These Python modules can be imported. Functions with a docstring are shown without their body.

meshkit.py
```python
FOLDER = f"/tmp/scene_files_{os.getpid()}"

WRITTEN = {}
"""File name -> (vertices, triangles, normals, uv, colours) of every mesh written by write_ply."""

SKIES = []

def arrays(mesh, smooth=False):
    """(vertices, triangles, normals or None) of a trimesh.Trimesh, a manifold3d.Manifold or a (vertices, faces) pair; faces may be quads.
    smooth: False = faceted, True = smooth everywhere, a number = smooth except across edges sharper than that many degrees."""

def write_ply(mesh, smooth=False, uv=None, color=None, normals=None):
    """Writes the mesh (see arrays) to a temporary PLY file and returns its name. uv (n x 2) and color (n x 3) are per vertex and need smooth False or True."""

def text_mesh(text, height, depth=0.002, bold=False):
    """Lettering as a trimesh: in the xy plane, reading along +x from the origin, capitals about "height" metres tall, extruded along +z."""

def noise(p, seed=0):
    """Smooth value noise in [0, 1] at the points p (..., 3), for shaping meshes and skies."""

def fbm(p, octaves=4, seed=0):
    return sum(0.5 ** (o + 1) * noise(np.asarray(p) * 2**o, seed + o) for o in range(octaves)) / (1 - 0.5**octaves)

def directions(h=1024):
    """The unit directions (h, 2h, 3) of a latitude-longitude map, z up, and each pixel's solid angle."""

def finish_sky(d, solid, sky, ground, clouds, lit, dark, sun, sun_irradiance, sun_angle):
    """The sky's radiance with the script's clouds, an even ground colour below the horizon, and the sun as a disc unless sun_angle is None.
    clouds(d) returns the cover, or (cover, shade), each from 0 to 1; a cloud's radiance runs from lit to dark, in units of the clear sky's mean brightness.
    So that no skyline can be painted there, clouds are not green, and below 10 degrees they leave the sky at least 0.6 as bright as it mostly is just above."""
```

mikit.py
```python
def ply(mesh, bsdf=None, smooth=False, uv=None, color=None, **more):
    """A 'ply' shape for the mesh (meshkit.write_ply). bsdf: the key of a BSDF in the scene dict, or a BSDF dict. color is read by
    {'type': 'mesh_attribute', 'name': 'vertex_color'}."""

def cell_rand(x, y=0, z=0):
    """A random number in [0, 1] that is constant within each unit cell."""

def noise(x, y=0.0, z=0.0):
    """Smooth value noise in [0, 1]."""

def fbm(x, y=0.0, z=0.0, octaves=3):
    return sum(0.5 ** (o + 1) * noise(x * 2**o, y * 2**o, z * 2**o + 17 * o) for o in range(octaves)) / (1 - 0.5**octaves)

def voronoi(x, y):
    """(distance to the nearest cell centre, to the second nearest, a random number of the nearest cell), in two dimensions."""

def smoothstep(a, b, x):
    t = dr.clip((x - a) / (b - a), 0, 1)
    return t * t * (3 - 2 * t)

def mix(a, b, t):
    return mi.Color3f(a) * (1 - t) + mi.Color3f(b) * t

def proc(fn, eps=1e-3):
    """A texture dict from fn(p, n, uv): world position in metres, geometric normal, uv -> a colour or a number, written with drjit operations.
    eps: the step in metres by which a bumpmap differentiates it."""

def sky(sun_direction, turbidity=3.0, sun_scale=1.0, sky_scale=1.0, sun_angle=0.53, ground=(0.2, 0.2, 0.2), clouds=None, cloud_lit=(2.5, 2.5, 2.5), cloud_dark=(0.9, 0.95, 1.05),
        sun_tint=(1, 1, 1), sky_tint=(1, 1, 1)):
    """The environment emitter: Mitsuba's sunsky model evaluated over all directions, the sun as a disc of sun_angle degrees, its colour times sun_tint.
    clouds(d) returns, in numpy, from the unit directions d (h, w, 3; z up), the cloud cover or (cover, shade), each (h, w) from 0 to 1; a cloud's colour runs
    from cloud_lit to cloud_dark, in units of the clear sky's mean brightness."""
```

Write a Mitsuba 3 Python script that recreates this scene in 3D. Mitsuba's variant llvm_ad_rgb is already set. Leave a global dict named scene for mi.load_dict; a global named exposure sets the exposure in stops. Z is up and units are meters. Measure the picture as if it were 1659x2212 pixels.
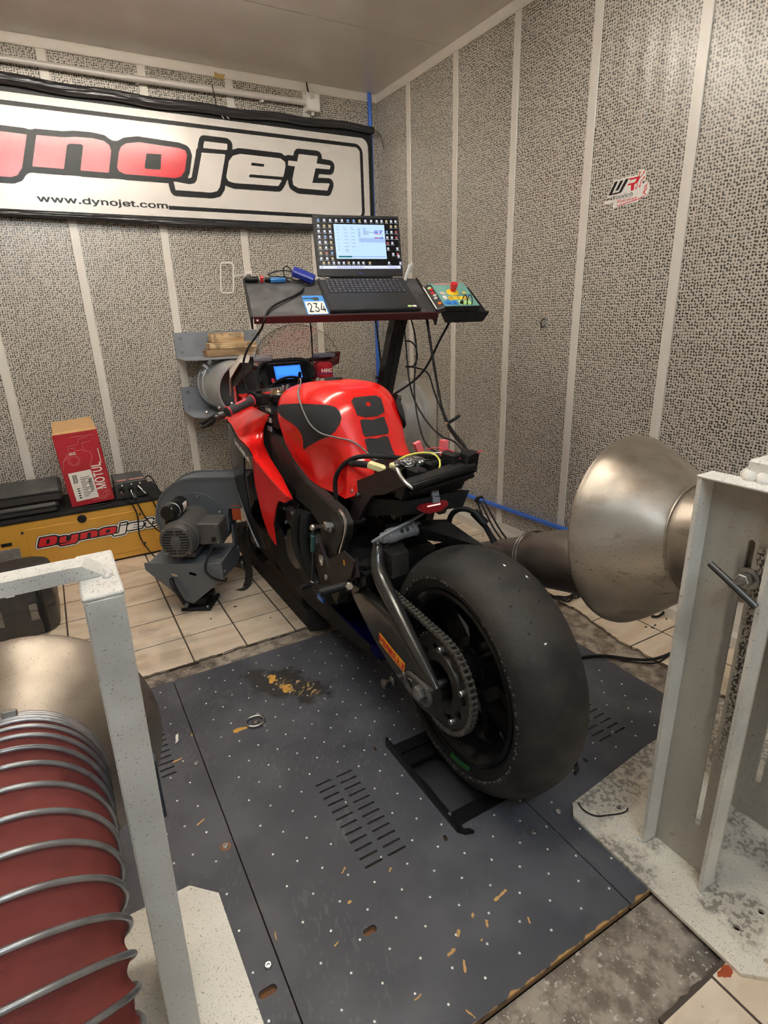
import math, numpy as np, trimesh, mitsuba as mi, mikit, meshkit
import drjit as dr
import shapely
from shapely.geometry import Polygon, Point, box as sbox, LineString
from shapely import affinity, union_all
from scipy.spatial import Delaunay
from scipy.interpolate import CubicSpline
from mikit import noise, fbm, voronoi, cell_rand, smoothstep, mix

T = mi.ScalarTransform4f
scene, labels = {}, {}
rng = np.random.default_rng(7)

# ---------------------------------------------------------------- camera, light, exposure
exposure = 0.44
CAM = np.array([0.0, 0.0, 1.21])
FPX, (YAW0, PITCH0, ROLL0) = 1230.3, (0.512256, 0.334831, 0.031592)
_f = np.array([math.sin(YAW0)*math.cos(PITCH0), math.cos(YAW0)*math.cos(PITCH0), -math.sin(PITCH0)])
_r = np.cross(_f, [0, 0, 1.0]); _r /= np.linalg.norm(_r); _d = np.cross(_f, _r)
_up = -(-math.sin(ROLL0)*_r + math.cos(ROLL0)*_d)
scene["camera"] = {'type': 'perspective', 'fov': 2*math.degrees(math.atan(829.5/FPX)), 'fov_axis': 'x', 'near_clip': 0.02, 'far_clip': 60,
                   'to_world': T().look_at(origin=CAM.tolist(), target=(CAM+_f).tolist(), up=_up.tolist())}
WX, WY, CZ, LX, FY = 2.045, 3.57, 2.47, -1.75, -1.75      # right wall, back wall, ceiling, left wall, front wall
TUBES = [  # (centre x, y, length, colour, radiance) fluorescent lamps on the ceiling, all along x
    (0.40, 2.22, 1.50, (1.0, 0.91, 0.79), 56.0),
    (0.45, 0.75, 1.20, (1.0, 0.92, 0.80), 56.0),
    (0.10, -0.75, 1.20, (0.72, 0.87, 1.0), 84.0),
]

# ---------------------------------------------------------------- helpers
_count = {}
def key(name, parent=None):
    base = (parent + '__' if parent else '') + name
    n = _count.get(base, -1) + 1; _count[base] = n
    return base if n == 0 else f'{base}_{n:03d}'
def lab(k, label=None, cat=None, group=None, kind=None):
    d = labels.setdefault(k, {})
    for a, b in (('label', label), ('category', cat), ('group', group), ('kind', kind)):
        if b: d[a] = b
def add(name, mesh, mat, parent=None, smooth=35, label=None, cat=None, group=None, kind=None, **kw):
    k = key(name, parent)
    scene[k] = mikit.ply(mesh, mat, smooth=smooth, **kw)
    if label or cat or group or kind: lab(k, label, cat, group, kind)
    return k
def put(name, shape, m, parent=None, **l):
    k = key(name, parent); scene[k] = {**shape, 'to_world': T(np.asarray(m, float))}
    if l: lab(k, **l)
    return k
def thing(name, label, cat, group=None):
    k = key(name); lab(k, label, cat, group); return k
def cat(*ms): return trimesh.util.concatenate([m for m in ms if m is not None])
def mat4(R=None, t=(0, 0, 0)):
    m = np.eye(4)
    if R is not None: m[:3, :3] = R
    m[:3, 3] = t; return m
def rotz(a): c, s = math.cos(a), math.sin(a); return np.array([[c, -s, 0], [s, c, 0], [0, 0, 1.0]])
def rotx(a): c, s = math.cos(a), math.sin(a); return np.array([[1.0, 0, 0], [0, c, -s], [0, s, c]])
def roty(a): c, s = math.cos(a), math.sin(a); return np.array([[c, 0, s], [0, 1.0, 0], [-s, 0, c]])
def mv(m, t=(0, 0, 0), R=None):
    m = m.copy(); m.apply_transform(mat4(R, t)); return m
def hull(pts): return trimesh.convex.convex_hull(np.asarray(pts, float))
def rbox(lo, hi, b=0.002):
    """box between two corners with chamfered edges"""
    lo, hi = np.minimum(lo, hi).astype(float), np.maximum(lo, hi).astype(float)
    b = min(b, 0.45*float(np.min(hi-lo)))
    if b <= 1e-6: return trimesh.creation.box(bounds=[lo, hi])
    p = []
    for i in range(8):
        c = np.array([(lo, hi)[i >> k & 1][k] for k in range(3)]); s = np.array([1 if not i >> k & 1 else -1 for k in range(3)])
        for k in range(3):
            q = c + s*b; q[k] = c[k]; p.append(q)
    return hull(p)
def cbox(c, size, b=0.002, R=None):
    m = rbox(-np.asarray(size)/2, np.asarray(size)/2, b); return mv(m, c, R)
def frame_of(d):
    d = np.asarray(d, float)/np.linalg.norm(d)
    a = np.cross(d, [0, 0, 1.0] if abs(d[2]) < .9 else [1.0, 0, 0]); a /= np.linalg.norm(a)
    return a, np.cross(d, a), d
def axis_R(d): a, b, c = frame_of(d); return np.stack([a, b, c], 1)
def cyl(p0, p1, r, n=20, r2=None, b=0.0):
    """cylinder / cone frustum from p0 to p1 with optional chamfer"""
    p0, p1 = np.asarray(p0, float), np.asarray(p1, float); L = np.linalg.norm(p1-p0); r2 = r if r2 is None else r2
    pr = [(0, 0), (r-b, 0), (r, b), (r2, L-b), (r2-b, L), (0, L)] if b else [(0, 0), (r, 0), (r2, L), (0, L)]
    return mv(lathe(pr, n), p0, axis_R(p1-p0))
def lathe(profile, n=48, closed=False, arc=None):
    """profile of (r, z) revolved about z; closed: the profile is a closed loop"""
    pr = np.asarray(profile, float); m = len(pr)
    full = arc is None
    th = np.linspace(0, 2*np.pi, n, endpoint=False) if full else np.linspace(arc[0], arc[1], n)
    v = np.stack([pr[None, :, 0]*np.cos(th)[:, None], pr[None, :, 0]*np.sin(th)[:, None], np.broadcast_to(pr[None, :, 1], (n, m))], -1).reshape(-1, 3)
    f = []
    for i in range(n if full else n-1):
        j = (i+1) % n
        for k in range(m if closed else m-1):
            l = (k+1) % m
            f += [(i*m+k, j*m+k, j*m+l), (i*m+k, j*m+l, i*m+l)]
    t = trimesh.Trimesh(v, f, process=True); t.update_faces(t.nondegenerate_faces()); return t
def spl(pts, n=12, closed=False):
    p = np.asarray(pts, float)
    if len(p) < 3: return p
    t = np.r_[0, np.cumsum(np.linalg.norm(np.diff(p, axis=0), axis=1)**.5)]
    return CubicSpline(t, p)(np.concatenate([np.linspace(t[i], t[i+1], n, endpoint=False) for i in range(len(t)-1)] + [[t[-1]]]))
def tube(pts, r, sides=10, smooth=True, n=8, closed=False):
    """sweep a circle (radius r, scalar or per point) along points"""
    p = spl(pts, n) if smooth and not closed else np.asarray(pts, float)
    rr = np.broadcast_to(r, (len(p),)) if np.ndim(r) == 0 or len(np.atleast_1d(r)) == len(p) else np.interp(np.linspace(0, 1, len(p)), np.linspace(0, 1, len(r)), r)
    t = np.gradient(p, axis=0) if not closed else np.roll(p, -1, 0)-np.roll(p, 1, 0)
    t /= np.linalg.norm(t, axis=1, keepdims=True)+1e-12
    a = frame_of(t[0])[0]; A = []
    for k in range(len(p)):
        a = a - t[k]*(a@t[k]); a = a/(np.linalg.norm(a)+1e-12); A.append(a)
    A = np.array(A); Bv = np.cross(t, A); th = np.arange(sides)*2*np.pi/sides
    v = p[:, None]+rr[:, None, None]*(np.cos(th)[None, :, None]*A[:, None]+np.sin(th)[None, :, None]*Bv[:, None])
    return rings(v, cap=not closed, loop=closed)
def rings(v, cap=True, loop=False):
    """mesh from (n rings, m points, 3)"""
    v = np.asarray(v, float); n, m, _ = v.shape; f = []
    for i in range(n if loop else n-1):
        a, b = i*m, ((i+1) % n)*m
        for k in range(m):
            l = (k+1) % m; f += [(a+k, a+l, b+l), (a+k, b+l, b+k)]
    V = v.reshape(-1, 3)
    if cap:
        V = np.vstack([V, v[0].mean(0), v[-1].mean(0)])
        for k in range(m):
            l = (k+1) % m; f += [(n*m, l, k), (n*m+1, (n-1)*m+k, (n-1)*m+l)]
    t = trimesh.Trimesh(V, f, process=False); t.fix_normals(); return t
def extr(poly, h, z=0.0):
    """extrude a shapely polygon (or multipolygon) from z to z+h"""
    ms = [trimesh.creation.extrude_polygon(g, h, engine='earcut') for g in getattr(poly, 'geoms', [poly]) if g.area > 1e-9]
    return mv(cat(*ms), (0, 0, z))
def to_xz(m, y): return mv(m, (0, y, 0), np.array([[1., 0, 0], [0, 0, -1], [0, 1, 0]]))          # xy drawing -> plane y=const, thickness towards -y
def to_yz(m, x): return mv(m, (x, 0, 0), np.array([[0, 0, -1.], [1, 0, 0], [0, 1, 0]]))         # drawing (y,z) -> plane x=const, thickness towards -x
def prism(pts, t0, t1, axis):
    """polygon (a,b) extruded along axis from t0 to t1: axis 0 -> (y,z); 1 -> (x,z); 2 -> (x,y)"""
    m = extr(pts if hasattr(pts, 'area') else Polygon(pts), abs(t1-t0)); lo = min(t0, t1)
    v = m.vertices.copy()
    o = {0: np.stack([v[:, 2]+lo, v[:, 0], v[:, 1]], 1), 1: np.stack([v[:, 0], v[:, 2]+lo, v[:, 1]], 1), 2: np.stack([v[:, 0], v[:, 1], v[:, 2]+lo], 1)}[axis]
    m = trimesh.Trimesh(o, m.faces if axis != 1 else m.faces[:, ::-1], process=False); return m
def rrect(x0, y0, x1, y1, r, q=6): return sbox(x0+r, y0+r, x1-r, y1-r).buffer(r, quad_segs=q)
def ring_pts(c, r, d, n=64, ph=0.0):
    a, b, _ = frame_of(d); th = np.arange(n)*2*np.pi/n+ph
    return np.asarray(c)+r*(np.cos(th)[:, None]*a+np.sin(th)[:, None]*b)
def torus(c, R, r, d, n=48, m=10): return tube(ring_pts(c, R, d, n), r, sides=m, closed=True)
def bolt(c, d, r=0.006, h=0.005):
    a = mv(lathe([(0, 0), (r, 0), (r, h*.7), (r*.8, h), (r*.45, h), (r*.45, h*.5), (0, h*.5)], 12), c, axis_R(d)); return a
def text(s, h, depth=0.0015, bold=True): return meshkit.text_mesh(s, h, depth=depth, bold=bold)
def text_fit(s, x0, y0, x1, y1, depth=0.001, bold=True):
    m = text(s, 0.1, depth, bold); lo, hi = m.bounds
    m.apply_translation([-lo[0], -lo[1], 0]); m.apply_scale([(x1-x0)/(hi[0]-lo[0]), (y1-y0)/(hi[1]-lo[1]), 1]); m.apply_translation([x0, y0, 0]); return m

# ---------------------------------------------------------------- materials
def mat(name, **k):
    scene[name] = {'type': 'twosided', 'bsdf': {'type': 'principled', **k}} if not name.startswith('glass') else k
    return name
def rgb(*c): return {'type': 'rgb', 'value': list(c)}
def srgb(r, g, b):
    f = lambda c: c/12.92 if c <= .04045 else ((c+.055)/1.055)**2.4
    return [f(r/255), f(g/255), f(b/255)]
def pm(name, fn, rough=0.5, bump=None, bscale=0.001, eps=1e-3, **k):
    """principled with a procedural colour (and bump)"""
    bs = {'type': 'principled', 'base_color': mikit.proc(fn) if callable(fn) else rgb(*fn), 'roughness': mikit.proc(rough) if callable(rough) else rough, **k}
    if bump is not None: bs = {'type': 'bumpmap', 'arbitrary': mikit.proc(bump, eps), 'scale': bscale, 'bsdf': bs}
    scene[name] = {'type': 'twosided', 'bsdf': bs}
    return name
def plain(name, c, rough=0.5, **k):
    if max(c) < .05 and 'metallic' not in k: k['specular'] = .16
    return mat(name, base_color=rgb(*c), roughness=rough, **k)

CREAM = mi.Color3f(0.53, 0.485, 0.42)
def perf(a, b):
    """perforation of the acoustic wall panels: two sizes of punched holes in an irregular grid"""
    s = 1/0.0108
    x, y = a*s, b*s*1.05
    first, which = mi.Float(9), mi.Float(0)
    for i in (-1, 0, 1):
        for j in (-1, 0, 1):
            cx, cy = dr.floor(x)+i, dr.floor(y)+j
            ox = .5+.46*(cell_rand(cx, cy, 1)-.5); oy = .5+.46*(cell_rand(cx, cy, 2)-.5)
            d = dr.sqrt(dr.square(cx+ox-x)+dr.square(cy+oy-y))
            which = dr.select(d < first, cell_rand(cx, cy, 3), which); first = dr.minimum(d, first)
    r = dr.select(which < .55, .335, .245)
    return smoothstep(r+.05, r-.05, first)
def perf_col(p, n, uv):
    u = dr.select(dr.abs(n.x) > 0.5, p.y, p.x)
    h = perf(u, p.z)
    base = CREAM*(0.93+0.14*fbm(u*3, p.z*3, 0.0))
    return base*(1-h)+mi.Color3f(0.018, 0.015, 0.012)*h
pm('mat_perforated', perf_col, 0.32, bump=lambda p, n, uv: 0.5*dr.sin(dr.select(dr.abs(n.x) > 0.5, p.y, p.x)*70)+0.5*noise(p.x*9, p.y*9, p.z*1.2), bscale=0.0012, eps=2e-3)
pm('mat_strip', lambda p, n, uv: mi.Color3f(0.72, 0.675, 0.60)*(0.92+0.12*fbm(p.x*14, p.y*14, p.z*2)), 0.35)
pm('mat_ceiling', lambda p, n, uv: mi.Color3f(0.56, 0.525, 0.48)*(0.92+0.14*fbm(p.x*2, p.y*5, 0.0)), 0.27)
plain('mat_kerb', srgb(205, 198, 186), 0.5)

def tile_col(p, n, uv):
    t = fbm(p.x*5, p.y*22+noise(p.x*3, p.y*3)*3, 1.0)
    c = mix((0.63, 0.50, 0.36), (0.72, 0.60, 0.46), smoothstep(.3, .7, t))
    d = smoothstep(.56, .80, fbm(p.x*7+3, p.y*7, 2.0, octaves=4))
    c = c*(1-.22*d)
    s = smoothstep(.90, .94, noise(p.x*75, p.y*75, 4.0))*smoothstep(.6, .75, noise(p.x*4, p.y*4, 8.0))
    c = mix(c, (0.10, 0.07, 0.05), s*.7)
    g = dr.sqrt(dr.square((p.x-.908)/.018)+dr.square((p.y-.334)/.010))+(fbm(p.x*70, p.y*70, 5.0)-.5)*1.2
    return mix(c, (0.33, 0.06, 0.02), smoothstep(1.0, .9, g))
pm('mat_tile', tile_col, 0.36)
def conc_col(p, n, uv):
    a = fbm(p.x*40, p.y*40, p.z*20, octaves=4)
    c = mix((0.15, 0.12, 0.095), (0.34, 0.29, 0.235), smoothstep(.32, .68, a))
    b = smoothstep(.55, .75, fbm(p.x*9, p.y*9, 3.0))
    c = c*(1-.55*b)
    w = smoothstep(.84, .90, noise(p.x*210, p.y*210, 2.0))
    return mix(c, (0.60, 0.55, 0.48), w*.6)
pm('mat_concrete', conc_col, 0.9, bump=lambda p, n, uv: fbm(p.x*90, p.y*90, p.z*60), bscale=0.006)
plain('mat_pit', (0.012, 0.012, 0.013), 0.9)

WEAR = [(0.478, 1.697, .017, .022), (0.506, 1.625, .017, .026)]
def deck_col(p, n, uv):
    a = fbm(p.x*6, p.y*6, 0.0, octaves=4)
    c = mix((0.036, 0.040, 0.052), (0.068, 0.072, 0.086), smoothstep(.3, .7, a))
    sc = smoothstep(.70, .80, noise(p.x*34+p.y*20, p.y*120-p.x*80, 1.0))*smoothstep(.45, .7, noise(p.x*5, p.y*5, 3.0))
    c = c*(1-.10*sc)
    fine = smoothstep(.74, .80, noise(p.x*170-p.y*60, p.y*60+p.x*40, 6.0))*smoothstep(.52, .66, noise(p.x*7, p.y*7, 9.0))
    c = mix(c, (0.16, 0.155, 0.15), fine*.16)
    # greasy black patch with the worn plywood in its middle
    qa = (p.x-.505)*.584-(p.y-1.650)*.812; qb = (p.x-.505)*.812+(p.y-1.650)*.584
    e = dr.sqrt(dr.square(qa/.165)+dr.square(qb/.085))+(fbm(p.x*26, p.y*26, 2.0, octaves=4)-.5)*1.0
    halo = smoothstep(1.05, .70, e)
    c = mix(c, (0.012, 0.0115, 0.011), halo*.92)
    wood = mi.Color3f(0.60, 0.31, 0.06)
    for (x, y, rx, ry) in WEAR:
        g = dr.sqrt(dr.square((p.x-x)/rx)+dr.square((p.y-y)/ry))+(fbm(p.x*85, p.y*85, 5.0, octaves=4)-.5)*2.6
        c = mix(c, wood, smoothstep(.95, .85, g))
    st = smoothstep(.74, .765, noise(p.x*60+p.y*50, p.y*190-p.x*150, 11.0))*smoothstep(1.0, .55, dr.sqrt(dr.square((qa-.05)/.105)+dr.square(qb/.05)))
    c = mix(c, mi.Color3f(0.42, 0.27, 0.10), st)
    g = dr.sqrt(dr.square((p.x-.302)/.024)+dr.square((p.y-1.499)/.011))+(fbm(p.x*55, p.y*55, 8.0)-.5)*1.8
    c = mix(c, wood, smoothstep(1.0, .9, g))
    # chipped front edge
    ed = smoothstep(.517, .513, p.y+(fbm(p.x*45, 3.0, 1.0)-.5)*.012)
    c = mix(c, mi.Color3f(0.42, 0.23, 0.075), ed)
    side = dr.select(n.z < .5, 1.0, 0.0)*smoothstep(-.004, -.006, p.z)
    return mix(c, (0.21, 0.13, 0.065), side)
pm('mat_deck', deck_col, lambda p, n, uv: 0.42+0.2*fbm(p.x*12, p.y*12, 0.0), bump=lambda p, n, uv: fbm(p.x*420, p.y*420, 0.0), bscale=0.0004, eps=5e-4)
plain('mat_rivet', (0.78, 0.77, 0.74), 0.30, metallic=0.5)
plain('mat_steel', (0.50, 0.50, 0.49), 0.32, metallic=1.0)
plain('mat_darksteel', (0.10, 0.10, 0.10), 0.40, metallic=0.9)
plain('mat_woodchip', (0.50, 0.29, 0.11), 0.8)
plain('mat_rustwood', (0.24, 0.11, 0.05), 0.9)
plain('mat_black', (0.009, 0.009, 0.0095), 0.45, specular=.3)
plain('mat_blackgloss', (0.007, 0.007, 0.0075), 0.16, specular=.3)
plain('mat_blackmatt', (0.013, 0.013, 0.0135), 0.75, specular=.3)
plain('mat_rubber', (0.010, 0.010, 0.0105), 0.62, specular=.3)
plain('mat_white', srgb(232, 230, 224), 0.4)
plain('mat_print_white', srgb(236, 231, 222), 0.30)
plain('mat_print_black', (0.014, 0.015, 0.016), 0.30)
plain('mat_print_red', (0.62, 0.020, 0.030), 0.30)
plain('mat_blue', srgb(58, 110, 205), 0.38)
plain('mat_galv', (0.56, 0.57, 0.57), 0.36, metallic=0.55)
plain('mat_greypaint', srgb(128, 132, 138), 0.42)
plain('mat_darkalu', (.20, .20, .20), .2, metallic=1.0)
# ================================================================ the room
ST = dict(kind='structure')
def noisy(pts, amp, step=0.02, seed=0, f=30.0):
    """polygon outline with a broken edge"""
    q = Polygon(pts).exterior.segmentize(step); c = np.array(q.coords)[:-1]
    n = np.stack([meshkit.fbm(np.c_[c*f, np.zeros(len(c))+9], 3, seed), meshkit.fbm(np.c_[c*f, np.zeros(len(c))+31], 3, seed+5)], 1)-.5
    return Polygon(c+2*amp*n).buffer(0)
cut = noisy([(-.28, 1.962), (1.76, 1.975), (1.752, 1.47), (1.705, 1.22), (1.71, .95), (1.70, .349), (.732, .349), (.66, .10), (-.28, .1)], 0.011, 0.012)
pit = sbox(-.124, .509, 1.560, 1.882)
lab('floor', kind='structure')
room = sbox(LX, FY, WX+.02, WY+.02)
scene['floor'] = mikit.ply(extr(room.difference(cut), .03, -.0309), 'mat_grout', smooth=False)
plain('mat_grout', (0.060, 0.047, 0.036), 0.9)
add('concrete', extr(cut.difference(pit), .05, -.062), 'mat_concrete', 'floor', smooth=False)
add('pit', cat(trimesh.creation.box(bounds=[(-.3, .3, -.52), (1.75, 2.0, -.50)]), extr(pit.buffer(.03).difference(pit), .44, -.5)), 'mat_pit', 'floor', smooth=False)
PITCH = .2027
tile = mikit.ply(rbox((-.0984, -.0984, -.008), (.0984, .0984, 0), .0012), 'mat_tile', smooth=False)
for i in range(-10, 10):
    for j in range(-19, 8):
        cx, cy = .268+PITCH*(i+.5), 2.160+PITCH*(j+.5)
        cy += .0115*(cx-.1)
        sq = sbox(cx-.0984, cy-.0984, cx+.0984, cy+.0984)
        if cx-.1 > WX-.03 or cy-.1 > WY-.05 or cx < LX or cy < FY or (cy < -.3 and abs(cx) > .9): continue
        if cx+.0984 > WX+.0 or cy+.0984 > WY or sq.intersects(cut):
            g = sq.intersection(sbox(LX, FY, WX, WY)).difference(cut)
            g = max(getattr(g, 'geoms', [g]), key=lambda a: a.area)
            if g.area < .0015: continue
            add('tile', extr(g, .008, -.008), 'mat_tile', 'floor', smooth=False)
        else:
            put('tile', tile, mat4(None, (cx, cy, 0)), 'floor')

def wall(name, axis, pos, side, centers, lo, hi):
    """one wall: solid backing, perforated panels between cover strips"""
    def bxx(a0, a1, z0, z1, d0, d1, b=.001):
        p0, p1 = pos-side*d0, pos-side*d1
        return rbox((p0, a0, z0), (p1, a1, z1), b) if axis == 0 else rbox((a0, p0, z0), (a1, p1, z1), b)
    scene[name] = mikit.ply(bxx(lo, hi, 0, CZ, -.08, -.004), 'mat_strip', smooth=False); lab(name, kind='structure')
    c = sorted(centers); e = [lo]+c+[hi]
    for a, b in zip(e[:-1], e[1:]):
        if b-a > .06: add('panel', bxx(a+.001, b-.001, 0.0, CZ, -.004, 0.0, .0005), 'mat_perforated', name, smooth=False)
    for a in c: add('cover_strip', bxx(a-.021, a+.021, 0, CZ, 0.0, .006, .002), 'mat_strip', name, smooth=False)
wall('wall_right', 0, WX, 1, [3.205, 2.758, 2.312, 1.862, 1.415, .968, .521, .074, -.373, -.82, -1.267], FY, WY)
wall('wall_back', 1, WY, 1, [-1.533, -1.089, -.645, -.197, .245, .685, 1.13, 1.575], LX, WX)
wall('wall_left', 0, LX, -1, [3.0, 2.1, 1.2, .3, -.6], FY, WY)
wall('wall_front', 1, FY, -1, [-1.0, -.1, .8, 1.6], LX, WX)
scene['ceiling'] = mikit.ply(trimesh.creation.box(bounds=[(LX-.05, FY-.05, CZ+.012), (WX+.05, WY+.05, CZ+.1)]), 'mat_grout', smooth=False); lab('ceiling', **ST)
for a, b in ((WY, 2.845), (2.843, 1.845), (1.843, .845), (.843, -.155), (-.157, -1.155), (-1.157, FY)):
    add('panel', rbox((LX, b, CZ), (WX, a, CZ+.012), .003), 'mat_ceiling', 'ceiling', smooth=False)
def struct(name, m, mt): scene[name] = mikit.ply(m, mt, smooth=30); lab(name, **ST)
struct('trim_1', rbox((LX, WY-.008, CZ-.048), (WX, WY, CZ), .003), 'mat_strip')
struct('trim_2', rbox((WX-.008, FY, CZ-.048), (WX, WY-.008, CZ), .003), 'mat_strip')
struct('trim_3', rbox((WX-.06, WY-.008, 0), (WX-.035, WY, CZ-.048), .003), 'mat_strip')
kerb = [(WX, 0), (WX-.045, 0), (WX-.045, .045), (WX-.016, .052), (WX-.010, .083), (WX, .083)]
struct('baseboard_right', prism(kerb, FY, WY, 1), 'mat_kerb')
struct('baseboard_back', rbox((LX, WY-.02, 0), (WX, WY, .07), .004), 'mat_kerb')

# ---------------------------------------------------------------- lamps
for i, (x, y, L, c, w) in enumerate(TUBES):
    t = thing('ceiling_light', ['long twin tube ceiling light nearest the banner wall', 'long twin tube ceiling light above the wooden deck', 'long twin tube ceiling light with cooler light, farthest from the banner wall'][i], 'ceiling light')
    add('housing', hull([(x+a*L/2, y+b*.06, CZ) for a in (-1, 1) for b in (-1, 1)]+[(x+a*L/2, y+b*.035, CZ-.035) for a in (-1, 1) for b in (-1, 1)]), 'mat_white', t)
    for s in (-1, 1):
        k = add('fluorescent_tube', cyl((x-L*.48, y+s*.045, CZ-.055), (x+L*.48, y+s*.045, CZ-.055), .013, 12), 'mat_white', t, smooth=True)
        scene[k]['emitter'] = {'type': 'area', 'radiance': rgb(*[w*v for v in c])}

# ---------------------------------------------------------------- wooden deck
deck = thing('dyno_deck', 'low black-coated wooden deck around the rear wheel, dotted with small rivets', 'deck')
def slot(cx, cy, l, w): return LineString([(cx-l/2+w/2, cy), (cx+l/2-w/2, cy)]).buffer(w/2, quad_segs=4)
S, R1 = [], []
for k in range(12):
    y = 1.168-.02585*k
    for a, b in ((.416, .463), (.478, .528)):
        S.append(slot((a+b)/2, y, b-a, .0062)); S.append(slot(1.729-(a+b)/2, y, b-a, .0062))
for k in range(9): S.append(slot(.079, 1.632-.0258*k, .042, .0062))
hatch = sbox(.668, .862, 1.061, 1.188)
ov = [(.138, .755, .036, .017), (.359, .754, .030, .016)]
for (x, y, l, w) in ov: S.append(slot(x, y, l, w))
for (x, y) in ((.622, 1.206), (.622, .853), (1.107, 1.206), (1.107, .853)): S.append(affinity.rotate(slot(x, y, .017, .009), 75))
holes = union_all(S)
panels = {}
for nm, (a, b) in {'L': (-.12, .1735), 'C': (.1765, .8632), 'R': (.8658, 1.556)}.items():
    g = rrect(a, .513, b, 1.878, .004, 2).difference(holes).difference(hatch)
    panels[nm] = add('panel', extr(g, .017, -.017), 'mat_deck', deck, smooth=False)
add('oval_recess', cat(*[extr(slot(x, y, l, w), .003, -.016) for x, y, l, w in ov]), 'mat_rustwood', deck, kind='stuff')
riv = mikit.ply(lathe([(.0030, 0), (.0027, .0007), (.0016, .0010), (0, .0011)], 8), 'mat_rivet', smooth=True)
bad = union_all([hatch.buffer(.012), holes.buffer(.002), sbox(.40, .87, .445, 1.19), sbox(.49, .87, .53, 1.19), sbox(1.284, .87, 1.33, 1.19), sbox(1.20, .87, 1.24, 1.19)])
for nm, cols in {'L': [(-.0065, .989), (.0368, 1.036), (.0803, 1.036), (.1237, .989)], 'C': [(.2455+.04345*i, .655-.047*(i % 2)) for i in range(15)],
                 'R': [(1.729-.2455-.04345*i, .655-.047*(i % 2)) for i in range(14)]}.items():
    for x, y0 in cols:
        for n in range(-6, 14):
            y = y0+.0938*n
            if not .525 < y < 1.866 or bad.contains(Point(x, y)): continue
            if x > .86 and (y < .80 and x < 1.6 and x > .93): continue          # under the grey base plate
            if x < .13 and y < 1.05: 
                if x < .11: continue
            put('rivet', riv, mat4(None, (x, y, 0)), panels[nm])
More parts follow.
